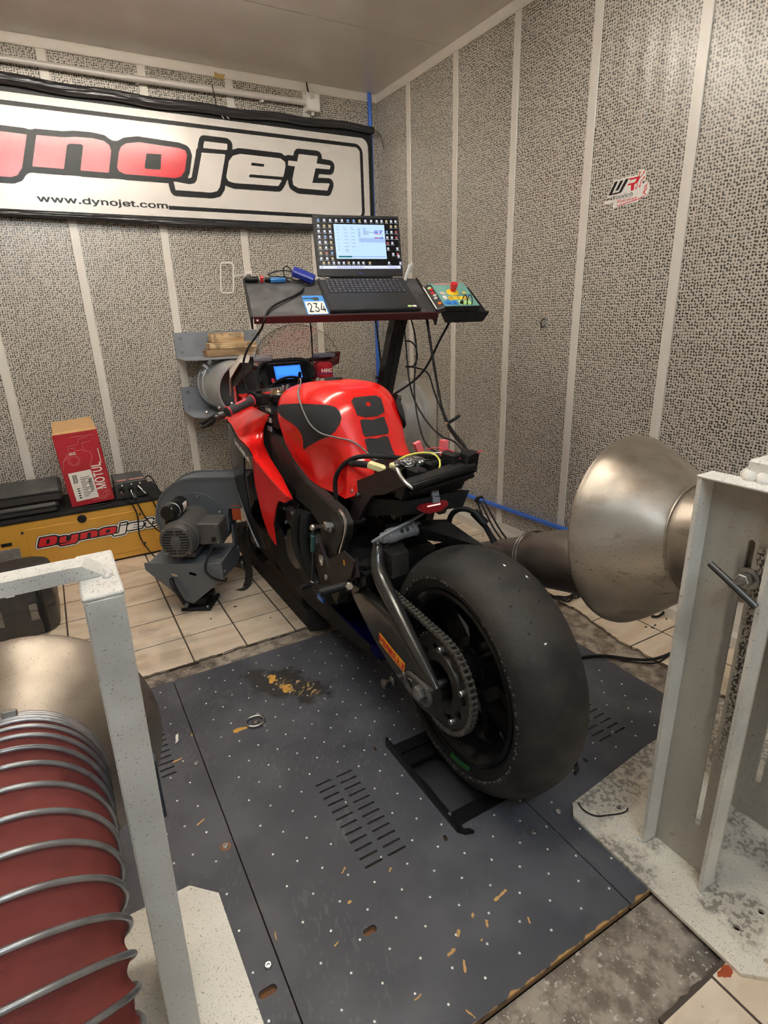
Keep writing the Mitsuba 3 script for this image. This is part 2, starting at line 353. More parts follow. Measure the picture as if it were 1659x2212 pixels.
for (x, y) in ((.154, 1.110), (.155, 1.427), (.154, .798), (.816, .754), (.911, .765)):
    k = add('bolt', bolt((x, y, -.002), (0, 0, 1), .0075, .006), 'mat_steel', deck)
    if y == 1.110: add('bolt_hole_wear', extr(Point(x, y).buffer(.0125, quad_segs=5), .0008, -.0002), 'mat_rustwood', deck, smooth=False)
# scuffs with the bare wood showing, each a shallow flake of its own
for (px, py, l, w, a) in ((.640, .672, .046, .008, 8), (.560, .668, .012, .008, 40), (.575, .640, .02, .008, 60), (.512, .655, .018, .010, 40), (.545, .62, .010, .004, 20),
                          (.478, .632, .026, .009, 10), (.485, .598, .028, .006, 62), (.350, .830, .011, .010, 10), (.287, .765, .012, .004, 25), (.372, .905, .02, .005, 35), (.465, .850, .014, .005, 45), (.378, .600, .02, .004, 0), (.445, .528, .025, .004, -70),
                          (.1185, 1.215, .030, .007, 30), (.110, 1.470, .03, .009, 10), (.170, 1.557, .014, .005, 85), (.655, .60, .016, .005, 70), (.186, .845, .02, .004, 85)):
    g = affinity.rotate(slot(0, 0, l*.85, w*.72), a, origin=(0, 0)); g = noisy(np.array(g.exterior.coords)[:-1], .0022, .003, int(1e4*px), 220)
    if g.area < 1e-6: continue
    add('bare_scuff', extr(affinity.translate(getattr(g, 'geoms', [g])[0], px, py), .0006, -.0001), 'mat_woodchip', deck, smooth=False)
add('paper_flake', extr(noisy([(.118, 1.545), (.130, 1.555), (.135, 1.585), (.127, 1.583), (.124, 1.565)], .002, .004, 3, 200), .001, 0), 'mat_white', deck)
# steel-rimmed opening with the drum below
h = thing('drum_hatch', 'black steel frame with upright flanges around the roller under the rear tyre', 'hatch frame')
add('drum', mv(lathe([(0, -.185), (.20, -.185), (.22, -.18), (.22, .18), (.20, .185), (0, .185)], 96), (.8645, 1.0136, -.228), roty(math.pi/2)), 'mat_drum', h)
plain('mat_drum', (0.045, 0.046, 0.050), 0.36, metallic=0.4)
for s in (1, -1):
    m = lambda x: .8645+s*(x-.8645)
    add('flange', hull([(m(.655), y, z) for y, z in ((1.200, 0), (.850, 0), (.850, .012), (1.06, .016), (1.185, .030), (1.200, .030))]+[(m(.662), y, z) for y, z in ((1.200, 0), (.850, 0), (.850, .012), (1.06, .016), (1.185, .030), (1.200, .030))]), 'mat_blackgloss', h)
    add('side_rail', cat(rbox((m(.662), .850, 0), (m(.676), 1.2, .004), .001), prism([(m(.656), .85), (m(.684), .838), (m(.690), .826), (m(.668), .834)][::s], 0, .010, 2)), 'mat_blackgloss', h)
    for y in (.90, 1.15): add('bolt', bolt((m(.669), y, .004), (0, 0, 1), .005, .004), 'mat_steel', h)
for (a, b) in ((1.150, 1.190), (1.098, 1.142), (.862, .905)): add('cross_plate', rbox((.674, a, -.010), (1.055, b, .002), .001), 'mat_blackgloss', h)

# lashing ring with two screws
t = thing('lashing_ring', 'oval steel lashing ring lying on the deck beside a yellow worn patch', 'lashing ring')
c = np.array([.357, 1.504, .0])
pth = [(-.013, -.010), (-.019, 0.002), (-.014, .014), (.0, .018), (.014, .012), (.016, -.008), (.006, -.014), (-.005, -.014)]
add('ring', tube(np.c_[spl(np.array(pth+pth[:1]), 6)[:-1]*[1.5, 1.5], np.full(48, .006)]+c, .0034, 8, closed=True), 'mat_steel', t)
add('cup', extr(affinity.translate(rrect(-.014, -.014, .014, .014, .008), *c[:2]), .003, 0), 'mat_darksteel', t)
add('bolt', bolt(c+[0, 0, .003], (0, 0, 1), .006, .003), 'mat_steel', t)
for d in ((.024, .022), (.020, -.030)): add('bolt', bolt(c+[d[0], d[1], 0], (0, 0, 1), .007, .006), 'mat_steel', t)
# ================================================================ things on the back wall
LT = {  # letters of the banner, drawn in the plane of the wall (x, z)
 'n': [(0.159, 2.059), (0.276, 2.061), (0.326, 2.068), (0.399, 2.07), (0.451, 2.064), (0.475, 2.047), (0.479, 2.022), (0.451, 1.924), (0.322, 1.924), (0.354, 2.031), (0.347, 2.039), (0.294, 2.036), (0.283, 2.029), (0.25, 1.925), (0.115, 1.925)],
 'o': [(0.557, 2.063), (0.618, 2.074), (0.815, 2.066), (0.847, 2.058), (0.852, 2.037), (0.83, 1.961), (0.808, 1.934), (0.776, 1.924), (0.526, 1.924), (0.5, 1.935), (0.494, 1.951), (0.514, 2.02), (0.53, 2.047)],
 'jd': [(0.953, 2.111), (1.078, 2.11), (1.071, 2.08), (0.941, 2.078)],
 'j': [(0.929, 2.056), (1.06, 2.059), (1.01, 1.899), (0.992, 1.876), (0.957, 1.867), (0.769, 1.867), (0.764, 1.908), (0.847, 1.9), (0.872, 1.906), (0.887, 1.921), (0.929, 2.046)],
 'e': [(1.143, 2.069), (1.378, 2.067), (1.404, 2.051), (1.405, 2.029), (1.386, 1.974), (1.193, 1.973), (1.183, 1.969), (1.182, 1.958), (1.378, 1.958), (1.351, 1.925), (1.095, 1.923), (1.061, 1.93), (1.051, 1.949), (1.076, 2.029), (1.101, 2.056)],
 't': [(1.492, 2.099), (1.613, 2.099), (1.602, 2.061), (1.692, 2.057), (1.686, 2.036), (1.593, 2.035), (1.567, 1.957), (1.681, 1.962), (1.662, 1.922), (1.476, 1.923), (1.445, 1.937), (1.441, 1.966), (1.464, 2.034), (1.419, 2.035), (1.425, 2.061), (1.479, 2.06)],
 'y': [(-.225, 2.060), (-.110, 2.060), (-.140, 1.955), (-.132, 1.945), (-.065, 1.945), (-.053, 1.955), (-.018, 2.060), (0.120, 2.057), (0.072, 1.917), (0.046, 1.883), (0.020, 1.873), (-.26, 1.872), (-.255, 1.900), (-.085, 1.905), (-.075, 1.925), (-.225, 1.925), (-.262, 1.940), (-.268, 1.962)],
 'D': [(-.585, 2.105), (-.335, 2.108), (-.290, 2.090), (-.280, 2.060), (-.310, 1.960), (-.340, 1.930), (-.400, 1.922), (-.655, 1.922)]}
HOLES = {'o': [(0.647, 2.026), (0.72, 2.029), (0.707, 1.962), (0.698, 1.957), (0.631, 1.956), (0.628, 1.964)],
         'e': [(1.209, 2.032), (1.278, 2.03), (1.273, 2.017), (1.2, 2.017), (1.202, 2.028)],
         'D': [(-.475, 2.060), (-.425, 2.058), (-.418, 2.048), (-.440, 1.975), (-.450, 1.966), (-.505, 1.966)]}
def letter(c): return Polygon(LT[c], [HOLES[c]] if c in HOLES else None).buffer(-.004).buffer(.004, quad_segs=4)
RED, WHT = [letter(c) for c in 'Dyno'], [letter(c) for c in ('j', 'jd', 'e', 't')]
back_r = union_all([g.buffer(.026, quad_segs=5) for g in RED]+[Polygon([(-.6, 1.90), (.84, 1.90), (.84, 1.94), (-.6, 1.94)])])
back_r = back_r.buffer(.045).buffer(-.045)
back_r = union_all([Polygon(g.exterior) for g in getattr(back_r, 'geoms', [back_r])])
back_w = union_all([Polygon(g.exterior).buffer(.028, quad_segs=5) for g in WHT])
LOGO = {'back': union_all([back_r, back_w]), 'red': RED, 'white': WHT}

ban = thing('hanging_banner', 'wide white banner with red and white racing lettering across the back wall', 'banner')
BYp = 3.535
def wave(x, z): return 0.0*x
def bplate(poly, off, mt, name, th=.0012, step=.06):
    """a flat print on the banner, bent along the cloth"""
    for g in getattr(poly, 'geoms', [poly]):
        m = to_xz(extr(g.segmentize(step), th), 0)
        m = trimesh.Trimesh(m.vertices+np.c_[np.zeros(len(m.vertices)), BYp-off+wave(m.vertices[:, 0], m.vertices[:, 2]), np.zeros(len(m.vertices))], m.faces, process=False)
        add(name, m, mt, ban, smooth=False)
xs, zs = np.linspace(-.90, 1.985, 97), np.linspace(1.700, 2.292, 25)
def sheet(x0, x1, z0, z1, nx, nz, y, th=.002):
    X, Z = np.meshgrid(np.linspace(x0, x1, nx), np.linspace(z0, z1, nz)); Yy = y+wave(X, Z)
    a = np.stack([X, Yy, Z], -1).reshape(-1, 3); b = a+[0, th, 0]; f = []
    for i in range(nz-1):
        for j in range(nx-1):
            q = i*nx+j; f += [(q, q+1, q+nx+1), (q, q+nx+1, q+nx)]
    f = np.array(f); return trimesh.Trimesh(np.vstack([a, b]), np.vstack([f, f[:, ::-1]+len(a)]), process=False)
add('cloth', sheet(-.90, 1.985, 1.700, 2.285, 97, 25, BYp), 'mat_print_black', ban, smooth=True)
field = rrect(-.86, 1.737, 1.955, 2.222, .05)
bplate(field, .002, 'mat_banner', 'white_field', th=.001)
pm('mat_banner', lambda p, n, uv: mi.Color3f(0.80, 0.76, 0.70)*(0.96+.06*fbm(p.x*3, p.z*8, 0.0)), 0.24)
brd = rrect(-.82, 1.772, 1.915, 2.188, .05); brd = brd.difference(brd.buffer(-.019))
bplate(brd.difference(sbox(-.70, 1.74, .722, 1.83)), .003, 'mat_print_black', 'border_line')
bplate(LOGO['back'], .0045, 'mat_print_black', 'lettering_outline')
for g in RED: bplate(g, .006, 'mat_banner_red', 'red_letter')
pm('mat_banner_red', lambda p, n, uv: mi.Color3f(0.66, 0.022, 0.036)*(0.9+.2*fbm(p.x*14, p.z*30, 0.0)), 0.22)
for g in WHT: bplate(g, .006, 'mat_banner', 'white_letter')
m = to_xz(text_fit('www.dynojet.com', .108, 1.768, .718, 1.806), BYp-.004)
add('web_address', m, 'mat_print_black', ban, smooth=False)
# rolled upper and lower hems with grommets, cable ties and a strip of loose cloth
for z, r in ((2.262, .024), (1.712, .018)):
    p = np.array([(x, BYp*0+.004*math.sin(9*x), z+.006*math.sin(3.1*x+z)+(.0 if z < 2 else .004*math.sin(15*x))) for x in np.linspace(-.9, 1.985, 60)])
    add('hem', mv(tube(p*[1, 0, 1]+[0, 0, 0], r*np.r_[np.full(30, 1.), np.linspace(1, .8, 30)], 10, smooth=False), (0, BYp-r*.85, 0)).apply_transform(np.diag([1, 1, 1, 1])), 'mat_vinyl', ban, smooth=True)
pm('mat_vinyl', lambda p, n, uv: mi.Color3f(0.016, 0.016, 0.018)+0*p.x, 0.24, bump=lambda p, n, uv: fbm(p.x*4, p.z*90, p.y*40), bscale=0.012)
add('grommet', torus((.10, BYp-.024, 1.716), .008, .0025, (0, 1, 0), 20, 6), 'mat_steel', ban)
add('side_tie', cat(tube([(1.985, BYp-.01, 2.27), (2.02, BYp-.03, 2.25), (2.033, BYp-.06, 2.16)], .0016, 6), tube([(1.965, BYp-.015, 2.21), (1.953, BYp-.02, 2.0), (1.965, BYp-.02, 1.80)], .003, 6)), 'mat_blackmatt', ban)
add('cord', cat(tube([(1.023, BYp-.02, 2.372), (1.026, BYp-.034, 2.32), (1.03, BYp-.03, 2.262)], .0022, 6)), 'mat_blackmatt', ban)
add('fold', cat(tube([(1.035, BYp-.034, 2.262), (1.07, BYp-.012, 2.225)], .0025, 6, smooth=False), tube([(1.035, BYp-.034, 2.262), (1.10, BYp-.012, 2.228)], .0025, 6, smooth=False)), 'mat_banner', ban)

k = thing('conduit_pipe', 'grey plastic conduit pipe running along the back wall above the banner', 'conduit')
add('pipe', tube([(-1.7, 3.535, 2.352), (.30, 3.535, 2.352), (.62, 3.535, 2.350)], .0145, 12, smooth=False), 'mat_conduit', k, smooth=True)
add('pipe', tube([(.60, 3.535, 2.350), (1.56, 3.535, 2.362)], .0165, 12, smooth=False), 'mat_conduit', k, smooth=True)
plain('mat_conduit', srgb(200, 194, 186), 0.4)
for x in (.655, 1.30): add('pipe_clip', cbox((x, 3.551, 2.354), (.018, .036, .044), .003), 'mat_conduit', k)
k = thing('junction_box', 'small white plastic junction box at the right end of the ceiling conduit', 'junction box')
add('cover', rbox((1.556, 3.505, 2.318), (1.638, 3.562, 2.408), .006), 'mat_white', k)
add('gland', cat(cyl((1.60, 3.535, 2.30), (1.60, 3.535, 2.32), .011, 12), cyl((1.556, 3.535, 2.362), (1.545, 3.535, 2.362), .019, 14)), 'mat_conduit', k)
add('cable', tube([(1.585, 3.54, 2.405), (1.58, 3.545, 2.44), (1.578, 3.548, 2.465)], .004, 8), 'mat_black', k)
add('dirt_mark', to_xz(extr(noisy([(1.573, 2.372), (1.605, 2.376), (1.60, 2.398), (1.575, 2.394)], .004, .006, 8, 160), .0006), 3.5045), 'mat_conduit', k)
add('wall_smudge', to_xz(extr(noisy([(1.055, 2.418), (1.10, 2.415), (1.115, 2.44), (1.06, 2.446)], .006, .008, 4, 90), .0015), WY-.0085), 'mat_glue', label='small yellow glue smudge on the ceiling trim above the banner', cat='glue smudge')
plain('mat_glue', (0.42, 0.29, 0.10), 0.6)

k = thing('air_pipe', 'blue compressed air pipe coming down the room corner and along the right wall', 'air pipe')
add('pipe', tube([(1.988, 3.5545, CZ-.002), (1.988, 3.5545, .30), (1.988, 3.545, .20), (1.995, 3.50, .165), (2.02, 3.45, .15), (2.02, 3.35, .148), (2.02, 1.80, .197), (2.02, -.6, .25)], .0125, 12, smooth=False), 'mat_blue', k, smooth=True)
for y in (2.46, 1.70, 3.1): add('pipe_clip', cat(rbox((2.0, y-.012, .155), (2.044, y+.012, .195), .004), cyl((2.0, y, .175), (1.995, y, .175), .012)), 'mat_black', k)
add('pipe_clip', cbox((1.994, 3.54, .792), (.052, .05, .014), .003), 'mat_black', k)
add('side_cable', tube([(1.962, 3.525, 1.55), (1.962, 3.525, 1.20), (1.985, 3.515, .95), (1.995, 3.51, .79), (2.0, 3.51, .72), (2.02, 3.48, .66)], .006, 8), 'mat_black', k)

k = thing('wire_loop', 'white bent wire loop standing off the back wall left of the laptop', 'wire loop')
a = np.array([(.962, 3.52, 1.512), (1.035, 3.52, 1.512), (1.020, 3.52, 1.352), (.946, 3.52, 1.352)])
lp = []
for i in range(4):
    p, q, r = a[i-1], a[i], a[(i+1) % 4]; d1, d2 = (p-q)/np.linalg.norm(p-q), (r-q)/np.linalg.norm(r-q)
    lp += [q+d1*.016, q+(d1+d2)*.0045, q+d2*.016]
add('loop', tube(np.array(lp), .0042, 8, closed=True), 'mat_white', k, smooth=True)
add('arm', tube([(1.029, 3.52, 1.436), (1.05, 3.523, 1.446), (1.12, 3.53, 1.448), (1.135, 3.564, 1.448)], .0042, 8), 'mat_white', k)
add('foot', cbox((1.135, 3.5625, 1.448), (.04, .004, .05), .001), 'mat_white', k)

# sheet-metal brackets, duct and timber
def bracket(z0, z1, depth, lb):
    k = thing('angle_bracket', lb, 'bracket')
    add('wall_leg', rbox((.655, 3.558, z0), (1.15, 3.5635, z1), .001), 'mat_bracket', k)
    add('shelf_leg', hull([(x, y, z) for x, y in ((.655, 3.5635), (1.15, 3.5635), (1.15, 3.30), (1.10, 3.26), (.69, 3.26), (.655, 3.30)) for z in (z0, z0+.005)]), 'mat_bracket', k)
    for x in (.69, 1.12):
        for z in (z0+.035, z1-.03): add('bolt', bolt((x, 3.558, z), (0, -1, 0), .008, .006), 'mat_steel', k)
pm('mat_bracket', lambda p, n, uv: mi.Color3f(0.22, 0.235, 0.26)*(0.85+.3*fbm(p.x*8, p.z*8, p.y*8)), 0.36)
bracket(1.0, 1.142, .3, 'grey sheet-metal angle bracket on the back wall carrying wooden blocks')
bracket(.690, .836, .3, 'grey sheet-metal angle bracket on the back wall below the round duct')
pm('mat_timber', lambda p, n, uv: mix((0.36, 0.22, 0.10), (0.62, 0.46, 0.27), smoothstep(.3, .7, fbm(p.x*7, p.y*30, p.z*60)))*(1-.45*smoothstep(.55, .75, fbm(p.x*22, p.z*25, 5.0))), 0.7)
pm('mat_timber_dark', lambda p, n, uv: mix((0.16, 0.095, 0.045), (0.30, 0.19, 0.10), smoothstep(.3, .7, fbm(p.x*7, p.y*30, p.z*60))), 0.75)
for lo, hi, mt, lb in (((.795, 3.40, 1.006), (1.10, 3.50, 1.045), 'mat_timber_dark', 'dark wooden plank lowest in the stack on the wall bracket'), ((.818, 3.41, 1.0455), (1.095, 3.50, 1.080), 'mat_timber', 'pale rough-edged wooden plank in the middle of the stack on the wall bracket'), ((.843, 3.455, 1.0805), (1.035, 3.53, 1.134), 'mat_timber', 'short wooden block on top of the stack on the wall bracket')):
    m = rbox(lo, hi, .003); m = m.subdivide().subdivide().subdivide(); m.vertices += (np.c_[[meshkit.fbm(m.vertices*18, 3, s) for s in (1, 2, 3)]].T-.5)*np.array([.004, .010, .003])
    m.vertices[:, 2] = np.clip(m.vertices[:, 2], lo[2], hi[2])
    add('wooden_block', m, mt, smooth=30, label=lb, cat='wood block', group='wooden blocks on the wall bracket')
k = thing('round_duct', 'short open galvanised round duct on the back wall between two grey brackets', 'duct')
pm('mat_galv2', lambda p, n, uv: mi.Color3f(0.52, 0.53, 0.53)*(0.86+.22*fbm(p.x*11, p.y*11, p.z*11, octaves=4)), 0.34, metallic=0.5)
R_ = np.array([[1., 0, 0], [0, 0, -1], [0, 1, 0]])
pr = [(.142, -.07), (.142, 0), (.150, .002), (.150, .012), (.142, .014), (.142, .10), (.150, .102), (.150, .118), (.142, .12), (.142, .46), (.145, .462), (.145, .468), (.138, .468), (.138, -.07)]
add('body', mv(lathe(pr, 64, closed=True), (.888, 3.50, .850), R_), 'mat_galv2', k)
add('clamp', cat(cbox((.775, 3.39, .955), (.05, .03, .022), .003, roty(.75)), cbox((.80, 3.39, .978), (.03, .028, .03), .003, roty(.75)), cyl((.748, 3.39, .92), (.81, 3.39, .985), .005, 8)), 'mat_steel', k)
add('inner_plate', to_xz(extr(Point(.888, .850).buffer(.137), .003), 3.49), 'mat_darksteel', k)
k = thing('wall_fan_duct', 'large galvanised stepped round duct mounted on the right wall behind the mast', 'duct')
add('mount_plate', rbox((WX-.010, 2.918, .29), (WX-.0065, 3.50, .812), .001), 'mat_mountplate', k)
plain('mat_mountplate', srgb(176, 172, 160), 0.4)
pr = [(0.0, .20), (.15, .20), (.155, .195), (.155, .145), (.178, .14), (.184, .135), (.184, .08), (.196, .075), (.196, .04), (.226, .032), (.232, .028), (.232, .012), (.24, .008), (.24, 0), (0, 0)]
add('body', mv(lathe(pr, 72), (WX-.010, 3.215, .555), roty(-math.pi/2)), 'mat_galv2', k)
for y, z in ((2.945, .79), (2.945, .31), (2.94, .55)): add('bolt', bolt((WX-.010, y, z), (-1, 0, 0), .006, .005), 'mat_steel', k)

# sticker on the right wall
k = thing('wall_sticker', 'white cut-out racing sticker with black and red letters on the right wall', 'sticker')
ol = Polygon([(1.752, 1.618), (1.725, 1.671), (1.668, 1.671), (1.617, 1.67), (1.615, 1.684), (1.607, 1.685), (1.594, 1.683), (1.586, 1.674), (1.585, 1.661), (1.585, 1.652), (1.596, 1.65), (1.602, 1.648), (1.595, 1.632), (1.582, 1.64), (1.573, 1.638), (1.563, 1.622), (1.568, 1.606), (1.574, 1.594), (1.602, 1.592), (1.61, 1.582), (1.677, 1.581), (1.718, 1.577), (1.723, 1.584), (1.712, 1.598), (1.761, 1.596), (1.763, 1.603), (1.73, 1.604), (1.728, 1.614)]).buffer(.002)
def wx(poly, off, mt, nm, par, th=.0006):
    add(nm, to_yz(extr(poly, th), WX-off), mt, par, smooth=False)
wx(ol, .0005, 'mat_print_white', 'backing', k)
wx(union_all([Polygon([(1.748, 1.623), (1.721, 1.667), (1.707, 1.667), (1.730, 1.628), (1.698, 1.628), (1.673, 1.667), (1.658, 1.667), (1.686, 1.626), (1.695, 1.623)]), Polygon([(1.696, 1.666), (1.682, 1.666), (1.702, 1.635), (1.716, 1.635)])]), .0012, 'mat_print_black', 'black_letters', k)
wx(union_all([Polygon([(1.656, 1.666), (1.615, 1.666), (1.608, 1.661), (1.618, 1.645), (1.631, 1.642), (1.631, 1.623), (1.644, 1.623), (1.645, 1.643), (1.661, 1.643), (1.657, 1.649), (1.629, 1.649), (1.622, 1.660), (1.653, 1.660)])]+[LineString(l).buffer(.0012) for l in ([(1.611, 1.664), (1.615, 1.669), (1.611, 1.677)], [(1.609, 1.661), (1.600, 1.667), (1.593, 1.675)], [(1.605, 1.634), (1.602, 1.648), (1.591, 1.657)], [(1.618, 1.645), (1.615, 1.636), (1.622, 1.629)], [(1.573, 1.634), (1.585, 1.626), (1.580, 1.612), (1.589, 1.604)], [(1.579, 1.630), (1.574, 1.618), (1.588, 1.610), (1.577, 1.601)], [(1.70, 1.5805), (1.61, 1.588), (1.575, 1.598)])]+[Point(a).buffer(.0032) for a in ((1.611, 1.678), (1.593, 1.676), (1.590, 1.658), (1.606, 1.631), (1.622, 1.628))]), .0012, 'mat_print_red', 'red_letters', k)
def wtext(s, ya, yb, z0, z1, mt):
    m = text_fit(s, 0, 0, ya-yb, z1-z0, .0005, False); v = m.vertices.copy()
    m.vertices[:, 0] = v[:, 0]+v[:, 1]*.45; v = m.vertices
    add('caption', trimesh.Trimesh(np.stack([WX-.0012-v[:, 2], ya-v[:, 0], z0+v[:, 1]], 1), m.faces, process=False), mt, k, smooth=False)
wtext('Woolich', 1.738, 1.637, 1.604, 1.619, 'mat_print_black'); wtext('Racing', 1.705, 1.618, 1.586, 1.601, 'mat_print_red')
k = thing('wall_hook', 'small dark hook fixed to the right wall between two cover strips', 'hook')
add('plate', rbox((WX-.006, 2.040, 1.128), (WX-.0005, 2.056, 1.172), .001), 'mat_steel', k)
add('hook', tube([(WX-.005, 2.048, 1.165), (WX-.022, 2.048, 1.160), (WX-.03, 2.046, 1.142), (WX-.022, 2.043, 1.130), (WX-.012, 2.040, 1.138)], .004, 8), 'mat_darksteel', k)

# ================================================================ yellow dyno cabinet with its load
cab = thing('yellow_cabinet', 'long low yellow steel cabinet with a red and white logo along the back wall', 'cabinet')
pm('mat_yellow', lambda p, n, uv: mix(mi.Color3f(0.60, 0.305, 0.042), mi.Color3f(0.36, 0.18, 0.035), smoothstep(.58, .80, fbm(p.x*7, p.z*9, p.y*6, octaves=4))*.6), 0.42)
add('body', cat(rbox((-.90, 3.15, .012), (.405, 3.50, .300), .004)), 'mat_yellow', cab)
add('top', rbox((-.905, 3.145, .300), (.408, 3.505, .318), .003), 'mat_blackmatt', cab)
add('front_panel', rbox((-.249, 3.146, .045), (.262, 3.152, .262), .0015), 'mat_yellow', cab)
add('kick_strip', rbox((-.88, 3.165, 0), (.39, 3.49, .012), .001), 'mat_black', cab)
for x, z in ((-.262, .250), (-.262, .060), (.277, .240), (.277, .075)): add('bolt', bolt((x, 3.15, z), (0, -1, 0), .006, .005), 'mat_darksteel', cab)
add('cap', mv(lathe([(0, .006), (.016, .006), (.021, .002), (.021, 0)], 24), (.004, 3.146, .270), R_), 'mat_black', cab)
add('name_plate', cat(rbox((-.385, 3.1475, .085), (-.290, 3.151, .180), .001)), 'mat_plate', cab)
pm('mat_plate', lambda p, n, uv: mi.Color3f(0.36, 0.36, 0.35)*(.7+.5*fbm(p.x*60, p.z*90, 0.0)), 0.4, metallic=0.6)
add('tape', rbox((-.360, 3.148, .195), (-.315, 3.151, .212), .0005), 'mat_black', cab)
sc = .463/1.92*1.0
def lg(g): return affinity.translate(affinity.scale(g, .345*.70, .345*.62, origin=(0, 0)), -.205+.655*.345*.70-.0, .168-1.922*.345*.62+.0)
LS = .2417, .2417
def lg(g): g = affinity.scale(g, LS[0], LS[1], origin=(-.655, 1.922)); return affinity.translate(g, .655-.212, .163-1.922)
allb = union_all([Polygon(g.exterior) for g in getattr(lg(LOGO['back']), 'geoms', [lg(LOGO['back'])])])
def cp(poly, off, mt, nm): add(nm, to_xz(extr(poly, .0006), 3.146-off), mt, cab, smooth=False)
cp(allb.buffer(.0075), .0002, 'mat_print_black', 'logo_edge'); cp(allb.buffer(.0055), .0009, 'mat_print_white', 'logo_backing'); cp(allb, .0016, 'mat_print_black', 'logo_outline')
cp(union_all([lg(g) for g in RED]), .0023, 'mat_print_red', 'red_letters'); cp(union_all([lg(g) for g in WHT]), .0023, 'mat_print_white', 'white_letters')

k = thing('oil_box', 'tall red and white cardboard box leaning on the yellow cabinet, its top flap open', 'cardboard box')
def bxm(m): return mv(m, (.072, 3.20, .3248), roty(-.055) @ rotz(-.05))
pm('mat_redcard', lambda p, n, uv: mi.Color3f(0.40, 0.016, 0.026)*(0.9+.2*fbm(p.x*12, p.z*12, 0.0)), 0.45)
plain('mat_card', srgb(196, 158, 112), 0.8)
add('body', bxm(rbox((-.101, 0, 0), (.101, .085, .375), .002)), 'mat_redcard', k)
add('flap', bxm(cat(hull([(-.100, .080, .372), (.100, .080, .372), (.098, .088, .372), (-.098, .088, .372), (-.094, .105, .425), (.086, .105, .428), (-.094, .102, .425), (.086, .102, .428)]), rbox((-.099, .002, .3755), (.099, .083, .3765), .0003))), 'mat_card', k)
def bp(poly, off, mt, nm): add(nm, bxm(to_xz(extr(poly, .0006), -off)), mt, k, smooth=False)
bp(affinity.rotate(sbox(-.075, .028, .030, .178), 2), .0003, 'mat_print_white', 'shipping_label')
bars = [sbox(-.062+.0045*i, .120, -.062+.0045*i+(.002 if i % 3 else .003), .165) for i in range(5)]+[sbox(.004, .07+.005*i, .022, .0725+.005*i) for i in range(14)]+[sbox(-.055, .04+.012*i, -.045, .046+.012*i) for i in range(5)]+[sbox(-.03, .045+.009*i, -.03+.02+.012*(i % 3), .048+.009*i) for i in range(12)]
bp(union_all(bars), .001, 'mat_blackmatt', 'label_print')
m = text_fit('MOTUL', 0, 0, .140, .048, .0006); m.apply_transform(mat4(rotz(math.pi/2))); m = mv(m, (.080, .070, 0))
add('lettering', bxm(to_xz(m, -.0003)), 'mat_print_white', k, smooth=False)
ln = [LineString(a).buffer(.0009) for a in ([(-.09, .20), (-.085, .24), (-.05, .27), (-.045, .31), (.0, .315), (.01, .34), (.05, .345)], [(-.04, .30), (-.02, .30), (-.02, .285), (.02, .285), (.02, .32), (.06, .32)], [(-.09, .23), (-.07, .25), (-.06, .28)], [(.03, .20), (.05, .24), (.045, .27), (.02, .28)], [(-.03, .355), (.08, .352)], [(.04, .02), (.06, .05), (.09, .055)], [(.0, .02), (.05, .018), (.075, .035), (.09, .03)])]
ln += [Point(-.035, .238).buffer(r).difference(Point(-.035, .238).buffer(r-.0016)) for r in (.028, .021)]+[Point(.055, .045).buffer(r).difference(Point(.055, .045).buffer(r-.0014)) for r in (.03, .018)]
for g_ in getattr(union_all(ln).intersection(sbox(-.098, .004, .098, .37)), 'geoms'): bp(g_, .0003, 'mat_pinkline', 'engine_drawing')
plain('mat_pinkline', (0.60, 0.20, 0.19), 0.5)
bp(union_all([sbox(-.05, .268, -.018, .272), sbox(-.048, .276, -.02, .279)]), .0012, 'mat_print_white', 'small_print')
bp(sbox(.082, .205, .085, .28), .0012, 'mat_print_white', 'small_print')

for lo, hi, lb in (((-.70, 3.17, .319), (-.085, 3.47, .372), 'flat black plastic case lying on the yellow cabinet, lower of the two'), ((-.69, 3.18, .3725), (-.060, 3.46, .440), 'flat black plastic case lying on top of another on the yellow cabinet')):
    k = thing('flat_case', lb, 'case', 'flat black cases on the cabinet')
    add('shell', rbox(lo, hi, .012), 'mat_satin', k); add('lip', rbox((lo[0]-.004, lo[1]-.004, hi[2]-.022), (hi[0]+.004, hi[1]+.004, hi[2]-.014), .002), 'mat_black', k)
pm('mat_satin', lambda p, n, uv: mi.Color3f(0.022, 0.021, 0.021)*(0.8+.4*fbm(p.x*30, p.y*30, p.z*30)), 0.38)

k = thing('interface_box', 'small black electronics box with plugged cables at the right end of the yellow cabinet', 'electronics box')
add('body', rbox((.185, 3.20, .319), (.342, 3.38, .420), .004), 'mat_satin', k)
add('top_label', cat(rbox((.20, 3.202, .4202), (.245, 3.225, .4206), .0001), rbox((.26, 3.202, .4202), (.33, 3.222, .4206), .0001)), 'mat_pinkline', k)
add('front_plate', rbox((.182, 3.196, .322), (.346, 3.201, .412), .002), 'mat_darksteel', k)
for i, x in enumerate((.212, .258, .300)): add('socket', cat(cyl((x, 3.196, .37), (x, 3.184, .37), .014, 14), cyl((x, 3.184, .37), (x, 3.178, .37), .009, 12)), 'mat_black', k); add('indicator', cyl((x+.008, 3.196, .398), (x+.008, 3.190, .398), .004, 8), 'mat_white', k)
def cable(lb, pts, r=.0035, mt='mat_rubber', plug=None, grp=None, n=10):
    c = thing('cable', lb, 'cable', grp)
    add('lead', tube(pts, r, 7, n=n), mt, c, smooth=True)
    if plug: add('plug', cyl(plug[0], plug[1], plug[2], 10), plug[3] if len(plug) > 3 else 'mat_steel', c)
    return c
